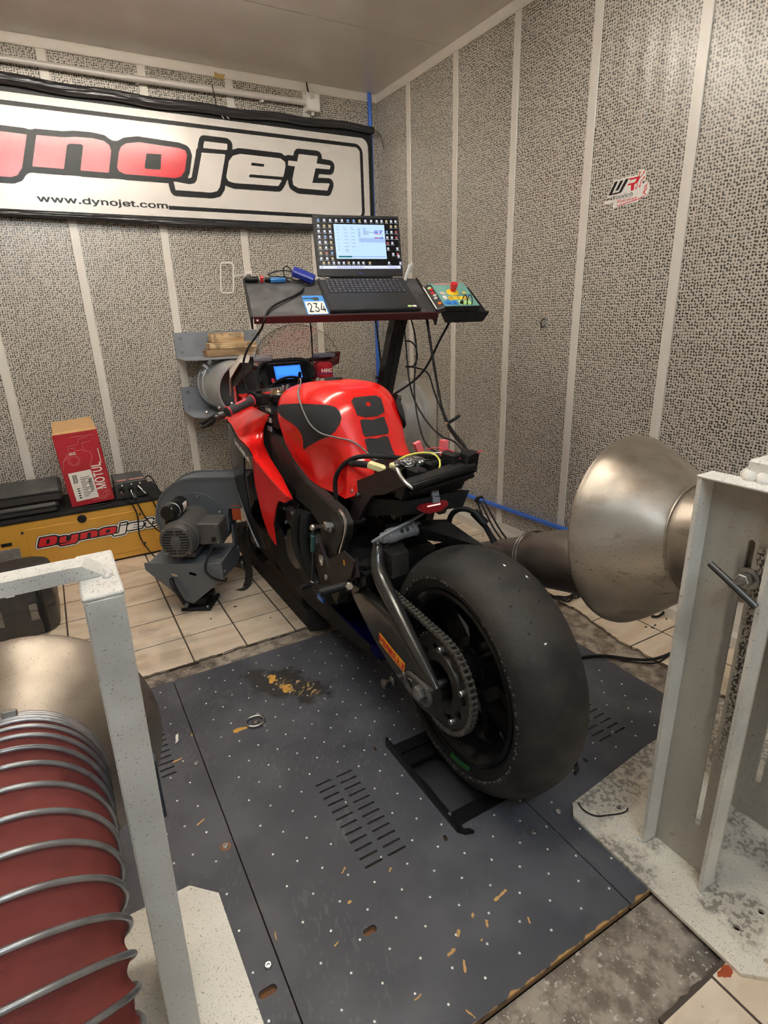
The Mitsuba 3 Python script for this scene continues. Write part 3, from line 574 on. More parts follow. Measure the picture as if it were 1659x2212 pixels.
cable('black cable hanging from the electronics box down the left of the cabinet end', [(.215, 3.18, .368), (.232, 3.135, .335), (.262, 3.132, .24), (.255, 3.125, .13), (.30, 3.08, .02), (.32, 3.02, .006)], plug=((.205, 3.19, .372), (.22, 3.155, .352), .006))
cable('black cable hanging from the electronics box across the cabinet front to the blower', [(.262, 3.18, .368), (.275, 3.13, .30), (.30, 3.128, .22), (.345, 3.05, .16), (.42, 2.85, .17)], plug=((.258, 3.185, .37), (.268, 3.145, .335), .006, 'mat_white'))
cable('black cable dropping steeply from the electronics box at the cabinet end', [(.305, 3.18, .368), (.345, 3.13, .32), (.37, 3.125, .20), (.385, 3.10, .10)], plug=((.296, 3.19, .385), (.325, 3.15, .345), .005))
cable('black cable loop lying behind the electronics box on the cabinet', [(.342, 3.33, .37), (.375, 3.28, .40), (.395, 3.20, .345), (.42, 3.13, .30), (.43, 3.12, .18)])
cable('short black cable end lying on the front edge of the cabinet', [(.02, 3.13, .330), (.06, 3.16, .323), (.12, 3.17, .3215), (.165, 3.19, .325)])
# ================================================================ workstation: mast, tray, laptop, control box
RT = roty(-.1232) @ rotx(.4993) @ rotz(-.2673); PT = np.array([1.142, 2.097, 1.292])
def tr(m): return mv(m, PT, RT)
def tl(u, v, n): return PT+RT @ np.array([u, v, n])
ws = thing('workstation_mast', 'tall black steel mast holding a tilted tray beside the motorcycle', 'mast stand')
top = tl(.14, -.02, -.045)
mid = np.array([1.285, 2.135, 1.13]); low = np.array([1.215, 2.17, .78]); foot = np.array([1.20, 2.19, .03])
def sqtube(pts, w, d, off=0): return cat(*[hull(np.vstack([[p+np.array([a*w/2+off, b*d/2, 0]) for a in (-1, 1) for b in (-1, 1)] for p in (pts[i], pts[i+1])])) for i in range(len(pts)-1)])
add('post', sqtube([top+[-.012, 0, 0], mid+[-.012, 0, 0], low+[-.012, 0, 0], foot+[-.012, 0, 0]], .028, .045, -.008), 'mat_blackgloss', ws, kind='stuff')
add('post', sqtube([top+[.03, .01, .0], mid+[.03, .01, 0], low+[.03, .01, 0], foot+[.03, .01, 0]], .028, .045, -.010), 'mat_black', ws, kind='stuff')
add('foot_plate', rbox((1.10, 2.08, 0), (1.34, 2.32, .012), .004), 'mat_blackmatt', ws)
add('tray', tr(rbox((-.462, -.135, -.026), (.245, .150, -.020), .002)), 'mat_tray', ws)
pm('mat_tray', lambda p, n, uv: mi.Color3f(0.042, 0.042, 0.045)*(.7+.7*smoothstep(.4, .7, fbm(p.x*16, p.y*16, p.z*16))), lambda p, n, uv: .30+.25*fbm(p.x*20, p.y*20, p.z*9))
add('front_lip', tr(rbox((-.458, -.141, -.044), (.248, -.134, -.014), .002)), 'mat_lip', ws)
plain('mat_lip', (0.040, 0.012, 0.012), 0.35)
add('side_lip', tr(prism([(-.136, -.066), (.150, -.028), (.150, -.016), (-.136, -.018)], -.468, -.461, 0)), 'mat_black', ws)
add('side_lip', tr(prism([(-.136, -.072), (.150, -.028), (.150, -.016), (-.136, -.018)], .245, .251, 0)), 'mat_black', ws)
add('rivet', tr(cyl((-.446, -.141, -.028), (-.446, -.1425, -.028), .004, 10)), 'mat_white', ws)
add('under_bracket', tr(rbox((.06, -.10, -.05), (.22, .10, -.027), .004)), 'mat_black', ws)
# arm of the control box
add('box_tray', tr(cat(rbox((.252, -.125, -.026), (.452, .075, -.021), .002), prism([(.262, -.022), (.470, -.022), (.470, -.030), (.455, -.060), (.442, -.066), (.290, -.066)], -.130, -.125, 1))), 'mat_black', ws, kind='stuff')
add('box_lip', tr(prism([(-.125, -.066), (.07, -.030), (.07, -.022), (-.125, -.020)], .452, .457, 0)), 'mat_black', ws)

lp = thing('laptop', 'black laptop open on the tilted tray, its screen showing icons and a pale window', 'laptop')
add('base', tr(rbox((-.179, -.1235, -.019), (.179, .1235, -.001), .004)), 'mat_laptop', lp)
plain('mat_laptop', (0.020, 0.020, 0.022), 0.36)
plain('mat_key', (0.028, 0.028, 0.032), 0.42)
add('key_well', tr(rbox((-.158, .000, -.0012), (.158, .105, -.0004), .0002)), 'mat_black', lp)
kc = tr(rbox((-.0080, -.0075, -.0004), (.0080, .0075, .0012), .0012)); kc = mikit.ply(mv(kc, -tl(0, 0, 0)), 'mat_key', smooth=False)
for r in range(6):
    for q in range(17):
        put('key', kc, mat4(None, tl(-.1475+.01845*q, .0965-.0178*r, 0)), lp)
leg = []
for r in range(6):
    for q in range(17):
        x, y = -.1475+.01845*q, .0965-.0178*r
        leg.append(rbox((x-.003, y+.000, .0013), (x+(.0005 if (q*7+r) % 3 else .003), y+.003, .0016), 0))
add('key_legends', tr(cat(*leg)), 'mat_legend', lp, kind='stuff', smooth=False); plain('mat_legend', srgb(150, 150, 185), 0.5)
add('touchpad', tr(cat(rbox((-.052, -.105, -.0012), (.055, -.022, -.0004), .0002))), 'mat_pad', lp); plain('mat_pad', (0.060, 0.060, 0.062), 0.45)
add('touchpad_face', tr(rbox((-.0505, -.1035, -.0006), (.0535, -.0235, .0)  , .0002)), 'mat_laptop', lp)
for i, (a, b, mt) in enumerate(((.128, .144, 'mat_stgreen'), (.147, .163, 'mat_print_white'))): add('sticker', tr(rbox((a, -.118, -.001), (b, -.106, -.0003), .0001)), mt, lp)
plain('mat_stgreen', srgb(190, 230, 140), 0.5)
add('brand_strip', tr(rbox((-.172, .1105, -.001), (-.150, .114, -.0004), 0)), 'mat_print_white', lp)
LA = .822; RL = RT @ rotx(LA); PL = tl(0, .1215, .001)
def ldm(m): return mv(m, PL, RL)            # lid: x across, y up, z towards the keyboard side is +z
lid = add('lid', ldm(rbox((-.179, .003, -.007), (.179, .240, -.001), .003)), 'mat_laptop', lp)
add('hinge', ldm(cyl((-.13, .002, -.002), (.13, .002, -.002), .006, 12)), 'mat_black', lp)
SX0, SX1, SY0, SY1 = -.168, .170, .032, .229
def ld(fx, fy): return SX0+(SX1-SX0)*fx, SY1-(SY1-SY0)*fy
def lrect(x0, y0, x1, y1, z): a, b = ld(x0, y1), ld(x1, y0); return ldm(rbox((a[0], a[1], z), (b[0], b[1], z+.0003), 0))
def emit(c): return {'type': 'area', 'radiance': rgb(*c)}
def glow(name, m, mt, c, par, **k):
    q = add(name, m, mt, par, smooth=False, **k); scene[q]['emitter'] = emit(c); return q
scr = add('screen', lrect(0, 0, 1, 1, -.0010), 'mat_screen', lid); plain('mat_screen', (0.006, 0.006, 0.007), 0.22)
glow('app_window', lrect(.215, .125, .835, .800, -.0006), 'mat_screen', (.43, .60, .88), lid)
glow('task_bar', lrect(.0, .935, 1.0, .995, -.0006), 'mat_screen', (.58, .62, .92), lid)
def rects(rs, z): return cat(*[lrect(a, b, a+w, b+h, z) for a, b, w, h in rs])
dark, blu = [], []
for c, x in enumerate((.25, .33, .415)):
    for r in range(7 if c != 2 else 6): dark.append((x-.004*(c == 0), .225+.066*r, .045 if c else .022, .006)); 
    dark.append((x, .185, .028, .005))
dark += [(.505, .20+.018*i, .028 if i % 3 else .018, .006) for i in range(10)]+[(.565, .20+.02*i, (.03, .045, .04, .08, .14, .06, .07)[i], .006) for i in range(7)]+[(.545, .54, .008, .012), (.33, .62, .045, .006), (.34, .645, .03, .006)]
glow('window_text', rects(dark, -.0002), 'mat_screen', (.10, .15, .26), lid, kind='stuff')
glow('window_bands', rects([(.507, .39, .325, .085), (.24, .745, .585, .025)], -.0003), 'mat_screen', (.30, .42, .66), lid, kind='stuff')
glow('progress_bar', lrect(.245, .742, .405, .772, -.00005), 'mat_screen', (.01, .13, .15), lid)
glow('window_logo', rects([(.705+.012*i, .235, .007, .055) for i in range(4)]+[(.70, .285, .05, .012), (.765, .235, .04, .012), (.795, .235, .008, .03), (.76, .262, .04, .010), (.775, .27, .012, .03)], -.0002), 'mat_screen', (.10, .07, .42), lid, kind='stuff')
glow('window_caption', rects([(.712, .305, .085, .010), (.70, .375, .055, .022)], -.0002), 'mat_screen', (.35, .08, .22), lid, kind='stuff')
glow('window_badge', rects([(.76, .375, .022, .022), (.787, .368, .022, .032)], -.0002), 'mat_screen', (.06, .10, .40), lid, kind='stuff')
ic = {0: [], 1: [], 2: [], 3: []}; r_ = np.random.default_rng(3)
pos = [(x, .03+0*x) for x in np.r_[.02:.66:10j]]+[(x, .03) for x in (.73, .79, .85, .91, .965)]+[(x, .14+.105*i) for i in range(7) for x in (.015, .085, .150)]+[(.845+.058*(j), .13+.11*i) for i in range(6) for j in range(3) if (i+j) % 5]+[(.04+.06*i, .855) for i in range(9)]+[(.60, .855), (.84, .855), (.97, .72), (.985, .86)]
for i, (x, y) in enumerate(pos): ic[int(r_.choice([0, 0, 0, 0, 0, 1, 1, 2, 3]))].append((x+.004, y, .026, .044)); ic[0].append((x-.002, y+.056, .040, .007))
for i, c in enumerate(((.50, .53, .60), (.42, .34, .18), (.14, .28, .50), (.36, .08, .10))): glow('desktop_icons', rects(ic[i], -.0006), 'mat_screen', c, lid, kind='stuff')
glow('task_icons', rects([(.02, .95, .02, .03)]+[(.21+.028*i, .952, .014, .026) for i in range(12)]+[(.84+.02*i, .957, .012, .016) for i in range(6)], -.0002), 'mat_screen', (.20, .26, .50), lid, kind='stuff')
add('maker_mark', ldm(text_fit('DELL', -.010, .013, .010, .019, .0003)), 'mat_navy', lid, smooth=False)

# number tag and odds and ends on the tray
k = thing('number_tag', 'blue hanger tag with the number 234 lying on the tray left of the laptop', 'tag')
tg = rrect(-.262, -.128, -.181, .014, .008).difference(Point(-.212, -.012).buffer(.013)).difference(LineString([(-.262, -.006), (-.212, -.012)]).buffer(.004))
add('card', tr(extr(tg, .0012, -.0195)), 'mat_tagblue', k); plain('mat_tagblue', srgb(60, 135, 205), 0.35)
add('white_field', tr(extr(rrect(-.258, -.124, -.185, -.032, .004), .0004, -.0183)), 'mat_print_white', k)
m = text_fit('234', -.251, -.112, -.188, -.044, .0004, False); add('number', tr(mv(m, (0, 0, -.0178))), 'mat_print_black', k, smooth=False)
k = thing('usb_stick', 'white stick plugged upright at the right rear corner of the laptop', 'usb stick')
add('stick', mv(rbox((-.0065, -.004, -.012), (.0065, .004, .055), .003), tl(.187, .115, .0), RT @ roty(.30) @ rotx(-.25)), 'mat_white', k)
add('cap', mv(rbox((-.0075, -.005, .022), (.0075, .005, .058), .003), tl(.196, .117, .0), RT @ roty(.30) @ rotx(-.25)), 'mat_conduit', k)
k = thing('blue_adapter', 'dark blue adapter box on the tray behind the left edge of the laptop', 'adapter')
add('body', mv(rbox((-.045, -.022, 0), (.045, .022, .026), .005), tl(-.236, .136, -.010), RT @ rotz(-.35) @ roty(.25)), 'mat_navy', k); plain('mat_navy', srgb(30, 45, 130), 0.4)
add('lead', tube([tl(-.276, .15, .008), tl(-.300, .155, .03), tl(-.31, .15, .02), tl(-.30, .13, -.012), tl(-.24, .12, -.013)], .0022, 6), 'mat_rubber', k)
k = thing('blue_connector', 'light blue cable connector lying on the rear edge of the tray', 'connector')
add('body', mv(rbox((-.03, -.008, 0), (.03, .008, .016), .003), tl(-.335, .128, -.019), RT @ rotz(.1)), 'mat_tagblue', k)
add('lead', tube([tl(-.305, .13, -.01), tl(-.27, .135, .012), tl(-.33, .15, .014), tl(-.37, .135, .004), tl(-.30, .11, .006), tl(-.235, .09, -.014), tl(-.20, .105, -.012)], .0024, 6), 'mat_rubber', k)
k = thing('plug_cluster', 'black plug with a red cap at the left rear corner of the tray', 'plug')
add('body', mv(rbox((-.026, -.010, 0), (.026, .010, .018), .004), tl(-.435, .132, -.0195), RT), 'mat_black', k)
add('red_cap', mv(rbox((-.006, -.008, 0), (.006, .008, .022), .002), tl(-.397, .130, -.0195), RT), 'mat_print_red', k)
add('tail', mv(rbox((-.016, -.008, 0), (.016, .008, .014), .002), tl(-.370, .132, -.0195), RT), 'mat_black', k)
add('tip', mv(cyl((0, 0, 0), (0, 0, .012), .009, 12), tl(-.445, .132, -.004), RT), 'mat_steel', k)

# control box
k = thing('control_box', 'green control box with a red mushroom button on the right end of the tray', 'control box')
add('body', tr(rbox((.262, -.128, -.0205), (.425, .062, .002), .003)), 'mat_black', k)
add('panel', tr(rbox((.264, -.126, .002), (.423, .060, .0035), .0005)), 'mat_teal', k)
pm('mat_teal', lambda p, n, uv: mi.Color3f(0.16, 0.36, 0.32)*(.75+.5*fbm(p.x*30, p.y*30, p.z*30)), 0.4)
add('header', tr(rbox((.285, .046, .0036), (.375, .055, .004), 0)), 'mat_pinkline', k)
add('label', tr(rbox((.312, -.078, .0036), (.398, -.052, .0044), .0002)), 'mat_labely', k); plain('mat_labely', srgb(245, 205, 50), 0.5)
add('label_print', tr(mv(text_fit('0-5  O', .318, -.072, .39, -.058, .0003), (0, 0, .0045))), 'mat_rustwood', k, smooth=False)
add('collar', tr(mv(lathe([(.010, .006), (.024, .004), (.026, .0), (.0, 0)], 24), (.345, -.020, .0036))), 'mat_labely', k)
add('stop_button', tr(mv(lathe([(.0, 0), (.010, 0), (.010, .010), (.0125, .012), (.0155, .032), (.0145, .036), (.0, .038)], 24), (.345, -.020, .006))), 'mat_print_red', k, label='red mushroom stop button')
for u in (.295, .322): add('rocker', tr(mv(lathe([(0, .010), (.008, .008), (.011, 0), (0, 0)], 16), (u, -.104, .0036))), 'mat_tagblue', k)
add('rocker_plate', tr(rbox((.279, -.118, .0036), (.338, -.090, .0042), .0002)), 'mat_tagblue', k)
add('indicator_plate', tr(rbox((.345, -.118, .0036), (.395, -.085, .0042), .0002)), 'mat_stgreen', k)
add('knob', tr(cyl((.352, -.108, .004), (.352, -.108, .012), .007, 14)), 'mat_black', k)
for u in (.355, .376): add('wire_clip', tr(tube([(u, -.115, .004), (u+.003, -.10, .028), (u+.012, -.095, .032), (u+.016, -.108, .024), (u+.016, -.118, .004)], .0018, 6)), 'mat_black', k)
add('grey_switch', tr(rbox((.287, -.040, .0036), (.310, -.018, .008), .002)), 'mat_conduit', k)
add('white_switch', tr(rbox((.289, -.078, .0036), (.305, -.050, .008), .002)), 'mat_print_white', k)
for u, v in ((.395, -.02), (.405, -.045)): add('sign', tr(extr(Polygon([(u-.010, v-.008), (u+.010, v-.008), (u, v+.010)]), .0005, .0036)), 'mat_labely' if v > -.03 else 'mat_tagblue', k)
add('lead', tube([tl(.365, -.02, -.03), tl(.368, -.02, -.10), [1.435, 2.04, 1.09], [1.40, 2.12, .96], [1.30, 2.16, .885], [1.18, 2.10, .865], [1.09, 2.02, .875]], .0048, 8), 'mat_rubber', k)
k = thing('remote_box', 'slim black handheld remote with red and orange buttons beside the green control box', 'remote')
def rm(m): return tr(mv(m, (.2615, -.045, -.008), roty(-.35)))
add('body', rm(rbox((-.020, -.092, -.012), (.016, .092, .012), .004)), 'mat_satin', k)
add('white_edge', rm(rbox((-.0205, -.086, .009), (-.0165, .086, .0125), .001)), 'mat_print_white', k)
for i, (v, mt) in enumerate(((.06, 'mat_stgreen'), (.045, 'mat_print_red'), (.02, 'mat_print_red'), (.0, 'mat_conduit'), (-.02, 'mat_conduit'), (-.062, 'mat_orange'))): add('button', rm(cyl((.0+.003*(i % 2), v, .012), (.003*(i % 2), v, .0145), .0075, 12)), mt, k)
plain('mat_orange', srgb(240, 120, 30), 0.4)
# cables hanging below the tray
cg = 'cables hanging from the tray'
cable('black cable hanging from the left edge of the tray to the bike nose', [tl(-.245, .06, -.012), tl(-.32, -.02, -.012), tl(-.40, -.10, -.012), tl(-.425, -.15, -.03), [.70, 2.14, 1.16], [.655, 2.16, 1.10], [.632, 2.17, 1.02], [.645, 2.15, .93], [.69, 2.12, .87], [.77, 2.06, .86]], .0042)
cable('thin black cord hanging from the tray in front of the windscreen', [tl(-.25, .02, -.03), [.905, 2.14, 1.18], [.91, 2.15, 1.10], [.912, 2.16, 1.02]], .0026)
for lb, pts in (('black cable dropping from the mast top straight to the bike tail, nearest the mast', [[1.285, 2.09, 1.20], [1.27, 2.03, 1.05], [1.245, 1.95, .90], [1.19, 1.72, .80], [1.05, 1.42, .83], [1.0, 1.30, .825]]),
                ('black cable sweeping from the mast to the bike tail, second from the mast', [[1.32, 2.08, 1.20], [1.31, 2.02, 1.04], [1.24, 1.93, .93], [1.15, 1.75, .80], [1.0, 1.45, .80], [.965, 1.32, .80]]),
                ('black cable looping out below the control box down to the bike tail', [[1.345, 2.0, 1.19], [1.338, 1.95, 1.05], [1.325, 1.9, .95], [1.28, 1.78, .84], [1.15, 1.50, .80], [1.03, 1.33, .81]]),
                ('black cable with a slack curl hanging right of the mast', [[1.31, 2.10, 1.10], [1.345, 2.07, 1.06], [1.325, 2.07, 1.0], [1.29, 2.07, 1.0], [1.335, 2.0, .985], [1.34, 1.95, .93], [1.30, 1.80, .82], [1.12, 1.46, .80], [1.01, 1.32, .805]])):
    cable(lb, pts, .0032, grp=cg)
k = thing('test_lead', 'black test lead hanging right of the mast with a taped branch', 'test lead')
add('lead', tube([[1.35, 2.0, 1.19], [1.345, 1.94, 1.0], [1.32, 1.86, .87], [1.28, 1.76, .80], [1.20, 1.55, .765], [1.06, 1.35, .80]], .0045, 8), 'mat_rubber', k)
add('branch', tube([[1.283, 1.77, .805], [1.30, 1.755, .818], [1.325, 1.745, .835]], .0062, 8), 'mat_rubber', k)
add('tape', tube([[1.283, 1.765, .795], [1.286, 1.768, .812]], .0085, 8), 'mat_timber', k)

# ================================================================ blower
BC = np.array([.485, 2.60, .345]); th_ = math.radians(31)
MB = np.stack([[math.cos(th_), -math.sin(th_), 0], [-math.sin(th_), -math.cos(th_), 0], [0, 0, 1]], 1)   # columns: outlet direction o, motor axis m, up
def bm(m): m = mv(m, BC, MB); m.fix_normals(); return m
bl = thing('blower_fan', 'dark grey centrifugal blower fan with an electric motor on the tiled floor', 'blower')
pm('mat_blower', lambda p, n, uv: mi.Color3f(0.085, 0.095, 0.105)*(.85+.3*fbm(p.x*9, p.y*9, p.z*9)), 0.42)
pm('mat_motor', lambda p, n, uv: mi.Color3f(0.062, 0.060, 0.058)*(.8+.4*fbm(p.x*20, p.y*20, p.z*20)), 0.5)
a_ = np.linspace(math.radians(5), math.radians(-270), 60); rr_ = np.interp(a_, [math.radians(-270), math.radians(-180), math.radians(-90), math.radians(5)], [.200, .182, .165, .140])
vol = Polygon(list(zip(rr_*np.cos(a_), rr_*np.sin(a_)))+[(.25, .200), (.25, .06), (.150, .06)])
def om(poly, m0, m1): return prism(poly, m0, m1, 1)                   # polygon in (o, z), thickness along the motor axis
add('housing', bm(om(vol.buffer(-.002), -.065, .055)), 'mat_blower', bl)
add('front_rim', bm(om(vol.buffer(.004).difference(vol.buffer(-.006)), .050, .060)), 'mat_blower', bl)
add('back_rim', bm(om(vol.buffer(.004).difference(vol.buffer(-.006)), -.070, -.060)), 'mat_blower', bl)
add('inlet_plate', bm(om(Point(0, 0).buffer(.135, quad_segs=16), .055, .062)), 'mat_blower', bl)
for i in range(6):
    t = math.radians(20+60*i); add('bolt', bm(bolt((.118*math.cos(t), .062, .118*math.sin(t)), (0, 1, 0), .006, .005)), 'mat_steel', bl)
add('outlet_lining', bm(om(sbox(.10, .068, .249, .192), -.055, -.050)), 'mat_black', bl)
add('warning_label', bm(om(sbox(.165, .00, .205, .07), .0562, .0568)), 'mat_orangelabel', bl); plain('mat_orangelabel', (0.42, 0.07, 0.02), 0.5)
mo = add('motor', bm(mv(lathe([(.0, .06), (.070, .06), (.076, .065), (.076, .255), (.080, .258), (.080, .272), (.077, .275), (.076, .30), (.066, .318), (.045, .322), (.0, .322)], 40), (0, 0, 0), rotx(-math.pi/2))), 'mat_motor', bl)
for i in range(9):
    for s in (-1, 1):
        z = -.048+.012*i; w = math.sqrt(max(.0, .058**2-z*z))
        if w > .015 and abs(z) < .05: add('vent_slot', bm(rbox((s*.016 if abs(z) < .026 else s*.004, .3195, z-.0032), (s*w, .3232, z+.0032), .001)), 'mat_pit', mo)
add('hub_cap', bm(mv(lathe([(0, .329), (.018, .327), (.024, .322), (0, .322)], 20), (0, 0, 0), rotx(-math.pi/2))), 'mat_motor', mo)
for i in range(4):
    t = math.radians(45+90*i); add('bolt', bm(bolt((.069*math.cos(t), .305, .069*math.sin(t)), (0, 1, 0), .005, .012)), 'mat_steel', mo)
add('capacitor', bm(cat(cyl((-.035, .12, .108), (-.035, .275, .108), .034, 24, b=.006), rbox((-.06, .13, .055), (-.01, .26, .085), .004))), 'mat_blackgloss', mo)
add('capacitor_strap', bm(torus((-.035, .225, .108), .0345, .003, (0, 1, 0), 28, 6)), 'mat_steel', mo)
add('capacitor_label', bm(mv(lathe([(.0346, .14), (.0350, .14), (.0350, .185), (.0346, .185)], 16, closed=True, arc=(-.5, .9)), (-.035, 0, .108), rotx(-math.pi/2))), 'mat_print_white', mo)
add('capacitor_print', bm(mv(lathe([(.0352, .143), (.0354, .143), (.0354, .150), (.0352, .150)], 12, closed=True, arc=(-.3, .7)), (-.035, 0, .108), rotx(-math.pi/2))), 'mat_orange', mo)
add('terminal_box', bm(rbox((.062, .115, -.048), (.158, .235, .050), .006)), 'mat_motor', mo)
add('terminal_knob', bm(cat(cyl((.13, .235, -.02), (.13, .25, -.02), .009, 12))), 'mat_black', mo)
for z in (-.036, .038): add('bolt', bm(bolt((.146, .235, z), (0, 1, 0), .004, .004)), 'mat_steel', mo)
add('motor_foot', bm(rbox((-.05, .09, -.095), (.05, .26, -.07), .004)), 'mat_motor', bl)
add('shelf_plate', bm(rbox((-.155, .055, -.118), (.155, .285, -.112), .002)), 'mat_blower', bl)
add('front_gusset', bm(om(Polygon([(-.165, -.105), (-.165, -.135), (-.02, -.285), (.02, -.300), (.165, -.185), (.165, -.118)]).difference(affinity.rotate(slot(-.045, -.165, .032, .014), -20)).difference(affinity.rotate(slot(.035, -.160, .034, .014), -20)), .280, .286)), 'mat_blower', bl)
add('side_gusset', bm(prism([(.055, -.02), (.06, -.118), (.285, -.118), (.285, -.185), (.06, -.22), (.0, -.20), (.0, -.05)], .155, .161, 0)), 'mat_blower', bl)
add('side_gusset', bm(prism([(.055, -.06), (.06, -.118), (.285, -.118), (.285, -.135), (.06, -.20), (.0, -.18), (.0, -.08)], -.161, -.155, 0)), 'mat_blower', bl)
for p in ((.161, .25, -.165), (.161, .02, -.15)): add('bolt', bm(bolt(p, (1, 0, 0), .007, .006)), 'mat_steel', bl)
add('lock_lever', bm(tube([(-.055, .292, -.180), (-.045, .310, -.20), (-.02, .315, -.255), (-.005, .312, -.29)], [.010, .010, .008, .009], 10)), 'mat_black', bl)
add('lever_tip', bm(trimesh.creation.icosphere(2, .012).apply_translation((-.004, .312, -.293))), 'mat_motor', bl)
add('pivot_block', bm(cat(rbox((-.03, .16, -.33), (.06, .25, -.29), .006), cyl((-.045, .20, -.29), (.085, .20, -.29), .018, 16), rbox((-.02, .18, -.29), (.05, .23, -.12), .006))), 'mat_black', bl, kind='stuff')
add('foot_plate', bm(rbox((-.045, .13, -.345), (.085, .275, -.33), .003)), 'mat_blackmatt', bl)
for p in ((-.035, .262), (.07, .262), (.07, .145)): add('bolt', bm(bolt((p[0], p[1], -.330), (0, 0, 1), .007, .006)), 'mat_steel', bl)
add('power_lead', bm(tube([(.10, .20, -.048), (.11, .27, -.08), (.10, .30, -.14), (.15, .29, -.19), (.165, .25, -.20)], .005, 8)), 'mat_rubber', bl)

# ================================================================ carriage under the bike, straps
k = thing('wheel_carriage', 'long black steel rail carriage on the floor under the motorcycle', 'rail carriage')
add('rail', hull([(x, y, z) for x, y in ((.722, 1.95), (.80, 1.95), (.722, 3.05), (.80, 3.05)) for z in (.0, .085)]+[(.722, 1.93, 0), (.80, 1.90, 0)]), 'mat_blackmatt', k)
add('rail', rbox((.955, 1.93, 0), (1.03, 3.05, .085), .004), 'mat_blackmatt', k)
for y in (2.05, 2.65, 3.0): add('cross_bar', rbox((.735, y, .088), (1.02, y+.09, .105), .003), 'mat_black', k)
add('wheel_clamp', cat(rbox((.745, 2.35, .105), (.775, 2.75, .24), .006), rbox((.985, 2.35, .105), (1.015, 2.75, .24), .006), rbox((.745, 2.77, .105), (1.015, 2.80, .40), .006)), 'mat_black', k, kind='stuff')
add('stop_plate', hull([(.725, 2.0, .085), (.795, 2.0, .085), (.725, 2.5, .085), (.795, 2.5, .085), (.74, 2.05, .12), (.78, 2.05, .12), (.74, 2.45, .12), (.78, 2.45, .12)]), 'mat_black', k)
def ribbon(pts, w, th=.003, side=(1, 0, 0)):
    p = spl(pts, 10); t = np.gradient(p, axis=0); t /= np.linalg.norm(t, axis=1, keepdims=True)
    s = np.asarray(side, float)-t*(t@np.asarray(side, float))[:, None]; s /= np.linalg.norm(s, axis=1, keepdims=True); n = np.cross(t, s)
    return rings(np.stack([p+s*w/2+n*th/2, p-s*w/2+n*th/2, p-s*w/2-n*th/2, p+s*w/2-n*th/2], 1))
k = thing('ratchet_strap', 'black ratchet strap with a loose tail hanging over the rail on the tiles', 'ratchet strap')
plain('mat_webbing', (0.028, 0.025, 0.022), 0.85)
add('tail', ribbon([(.70, 2.62, .22), (.665, 2.58, .17), (.66, 2.54, .09), (.645, 2.50, .02), (.585, 2.44, .006)], .045, side=(.5, -.8, .2)), 'mat_webbing', k)
add('strap', ribbon([(.80, 2.70, .42), (.74, 2.66, .32), (.705, 2.63, .23), (.715, 2.62, .12), (.735, 2.63, .09)], .042, side=(.3, .9, .2)), 'mat_webbing', k)
add('strap', ribbon([(.69, 2.66, .24), (.64, 2.60, .20), (.62, 2.60, .12), (.66, 2.63, .05), (.71, 2.66, .03)], .040, side=(.6, -.5, .5)), 'mat_webbing', k)
add('ratchet', cat(cbox((.635, 2.60, .075), (.05, .09, .045), .008, rotz(.5)), cyl((.61, 2.585, .09), (.665, 2.61, .09), .016, 14)), 'mat_darksteel', k, kind='stuff')
add('hook_cord', tube([(.60, 2.66, .16), (.625, 2.68, .10), (.61, 2.68, .06), (.64, 2.70, .02)], .004, 6), 'mat_rubber', k)

# ================================================================ black plastic case at the far left
k = thing('plastic_case', 'rounded black plastic case with metal latches on the tiles at the left edge', 'case')
cs = rrect(-.62, 2.50, -.150, 2.86, .075)
def tap(z): return np.array([(x, y) for x, y in np.array(cs.buffer(-.02+.06*z if z < .15 else -.012-.12*(z-.15)).exterior.segmentize(.02).coords)[:-1]])
from shapely import Polygon as _P
def sec(sc_, z): 
    c0 = np.array(cs.exterior.segmentize(.02).coords)[:-1]; ctr = np.array([-.385, 2.68]); return np.c_[ctr+(c0-ctr)*sc_, np.full(len(c0), z)]
add('shell', rings([sec(.93, .0), sec(.97, .012), sec(1.0, .10), sec(1.0, .112), sec(.985, .118), sec(.99, .124), sec(1.0, .13), sec(.985, .195), sec(.95, .222), sec(.86, .232)]), 'mat_satin', k)
for x in (-.36, -.235): add('latch', cat(rbox((x-.018, 2.492, .075), (x+.018, 2.502, .150), .003), rbox((x-.014, 2.486, .085), (x+.014, 2.494, .120), .002)), 'mat_darkalu', k, kind='stuff')
add('edge_binding', cat(*[tube([(-.205, 2.50, .015), (-.203, 2.495, .12), (-.205, 2.505, .20), (-.215, 2.56, .231)], .010, 8)]), 'mat_rubber', k)
add('tag', rbox((-.315, 2.491, .198), (-.285, 2.4935, .216), .0003), 'mat_white', k)

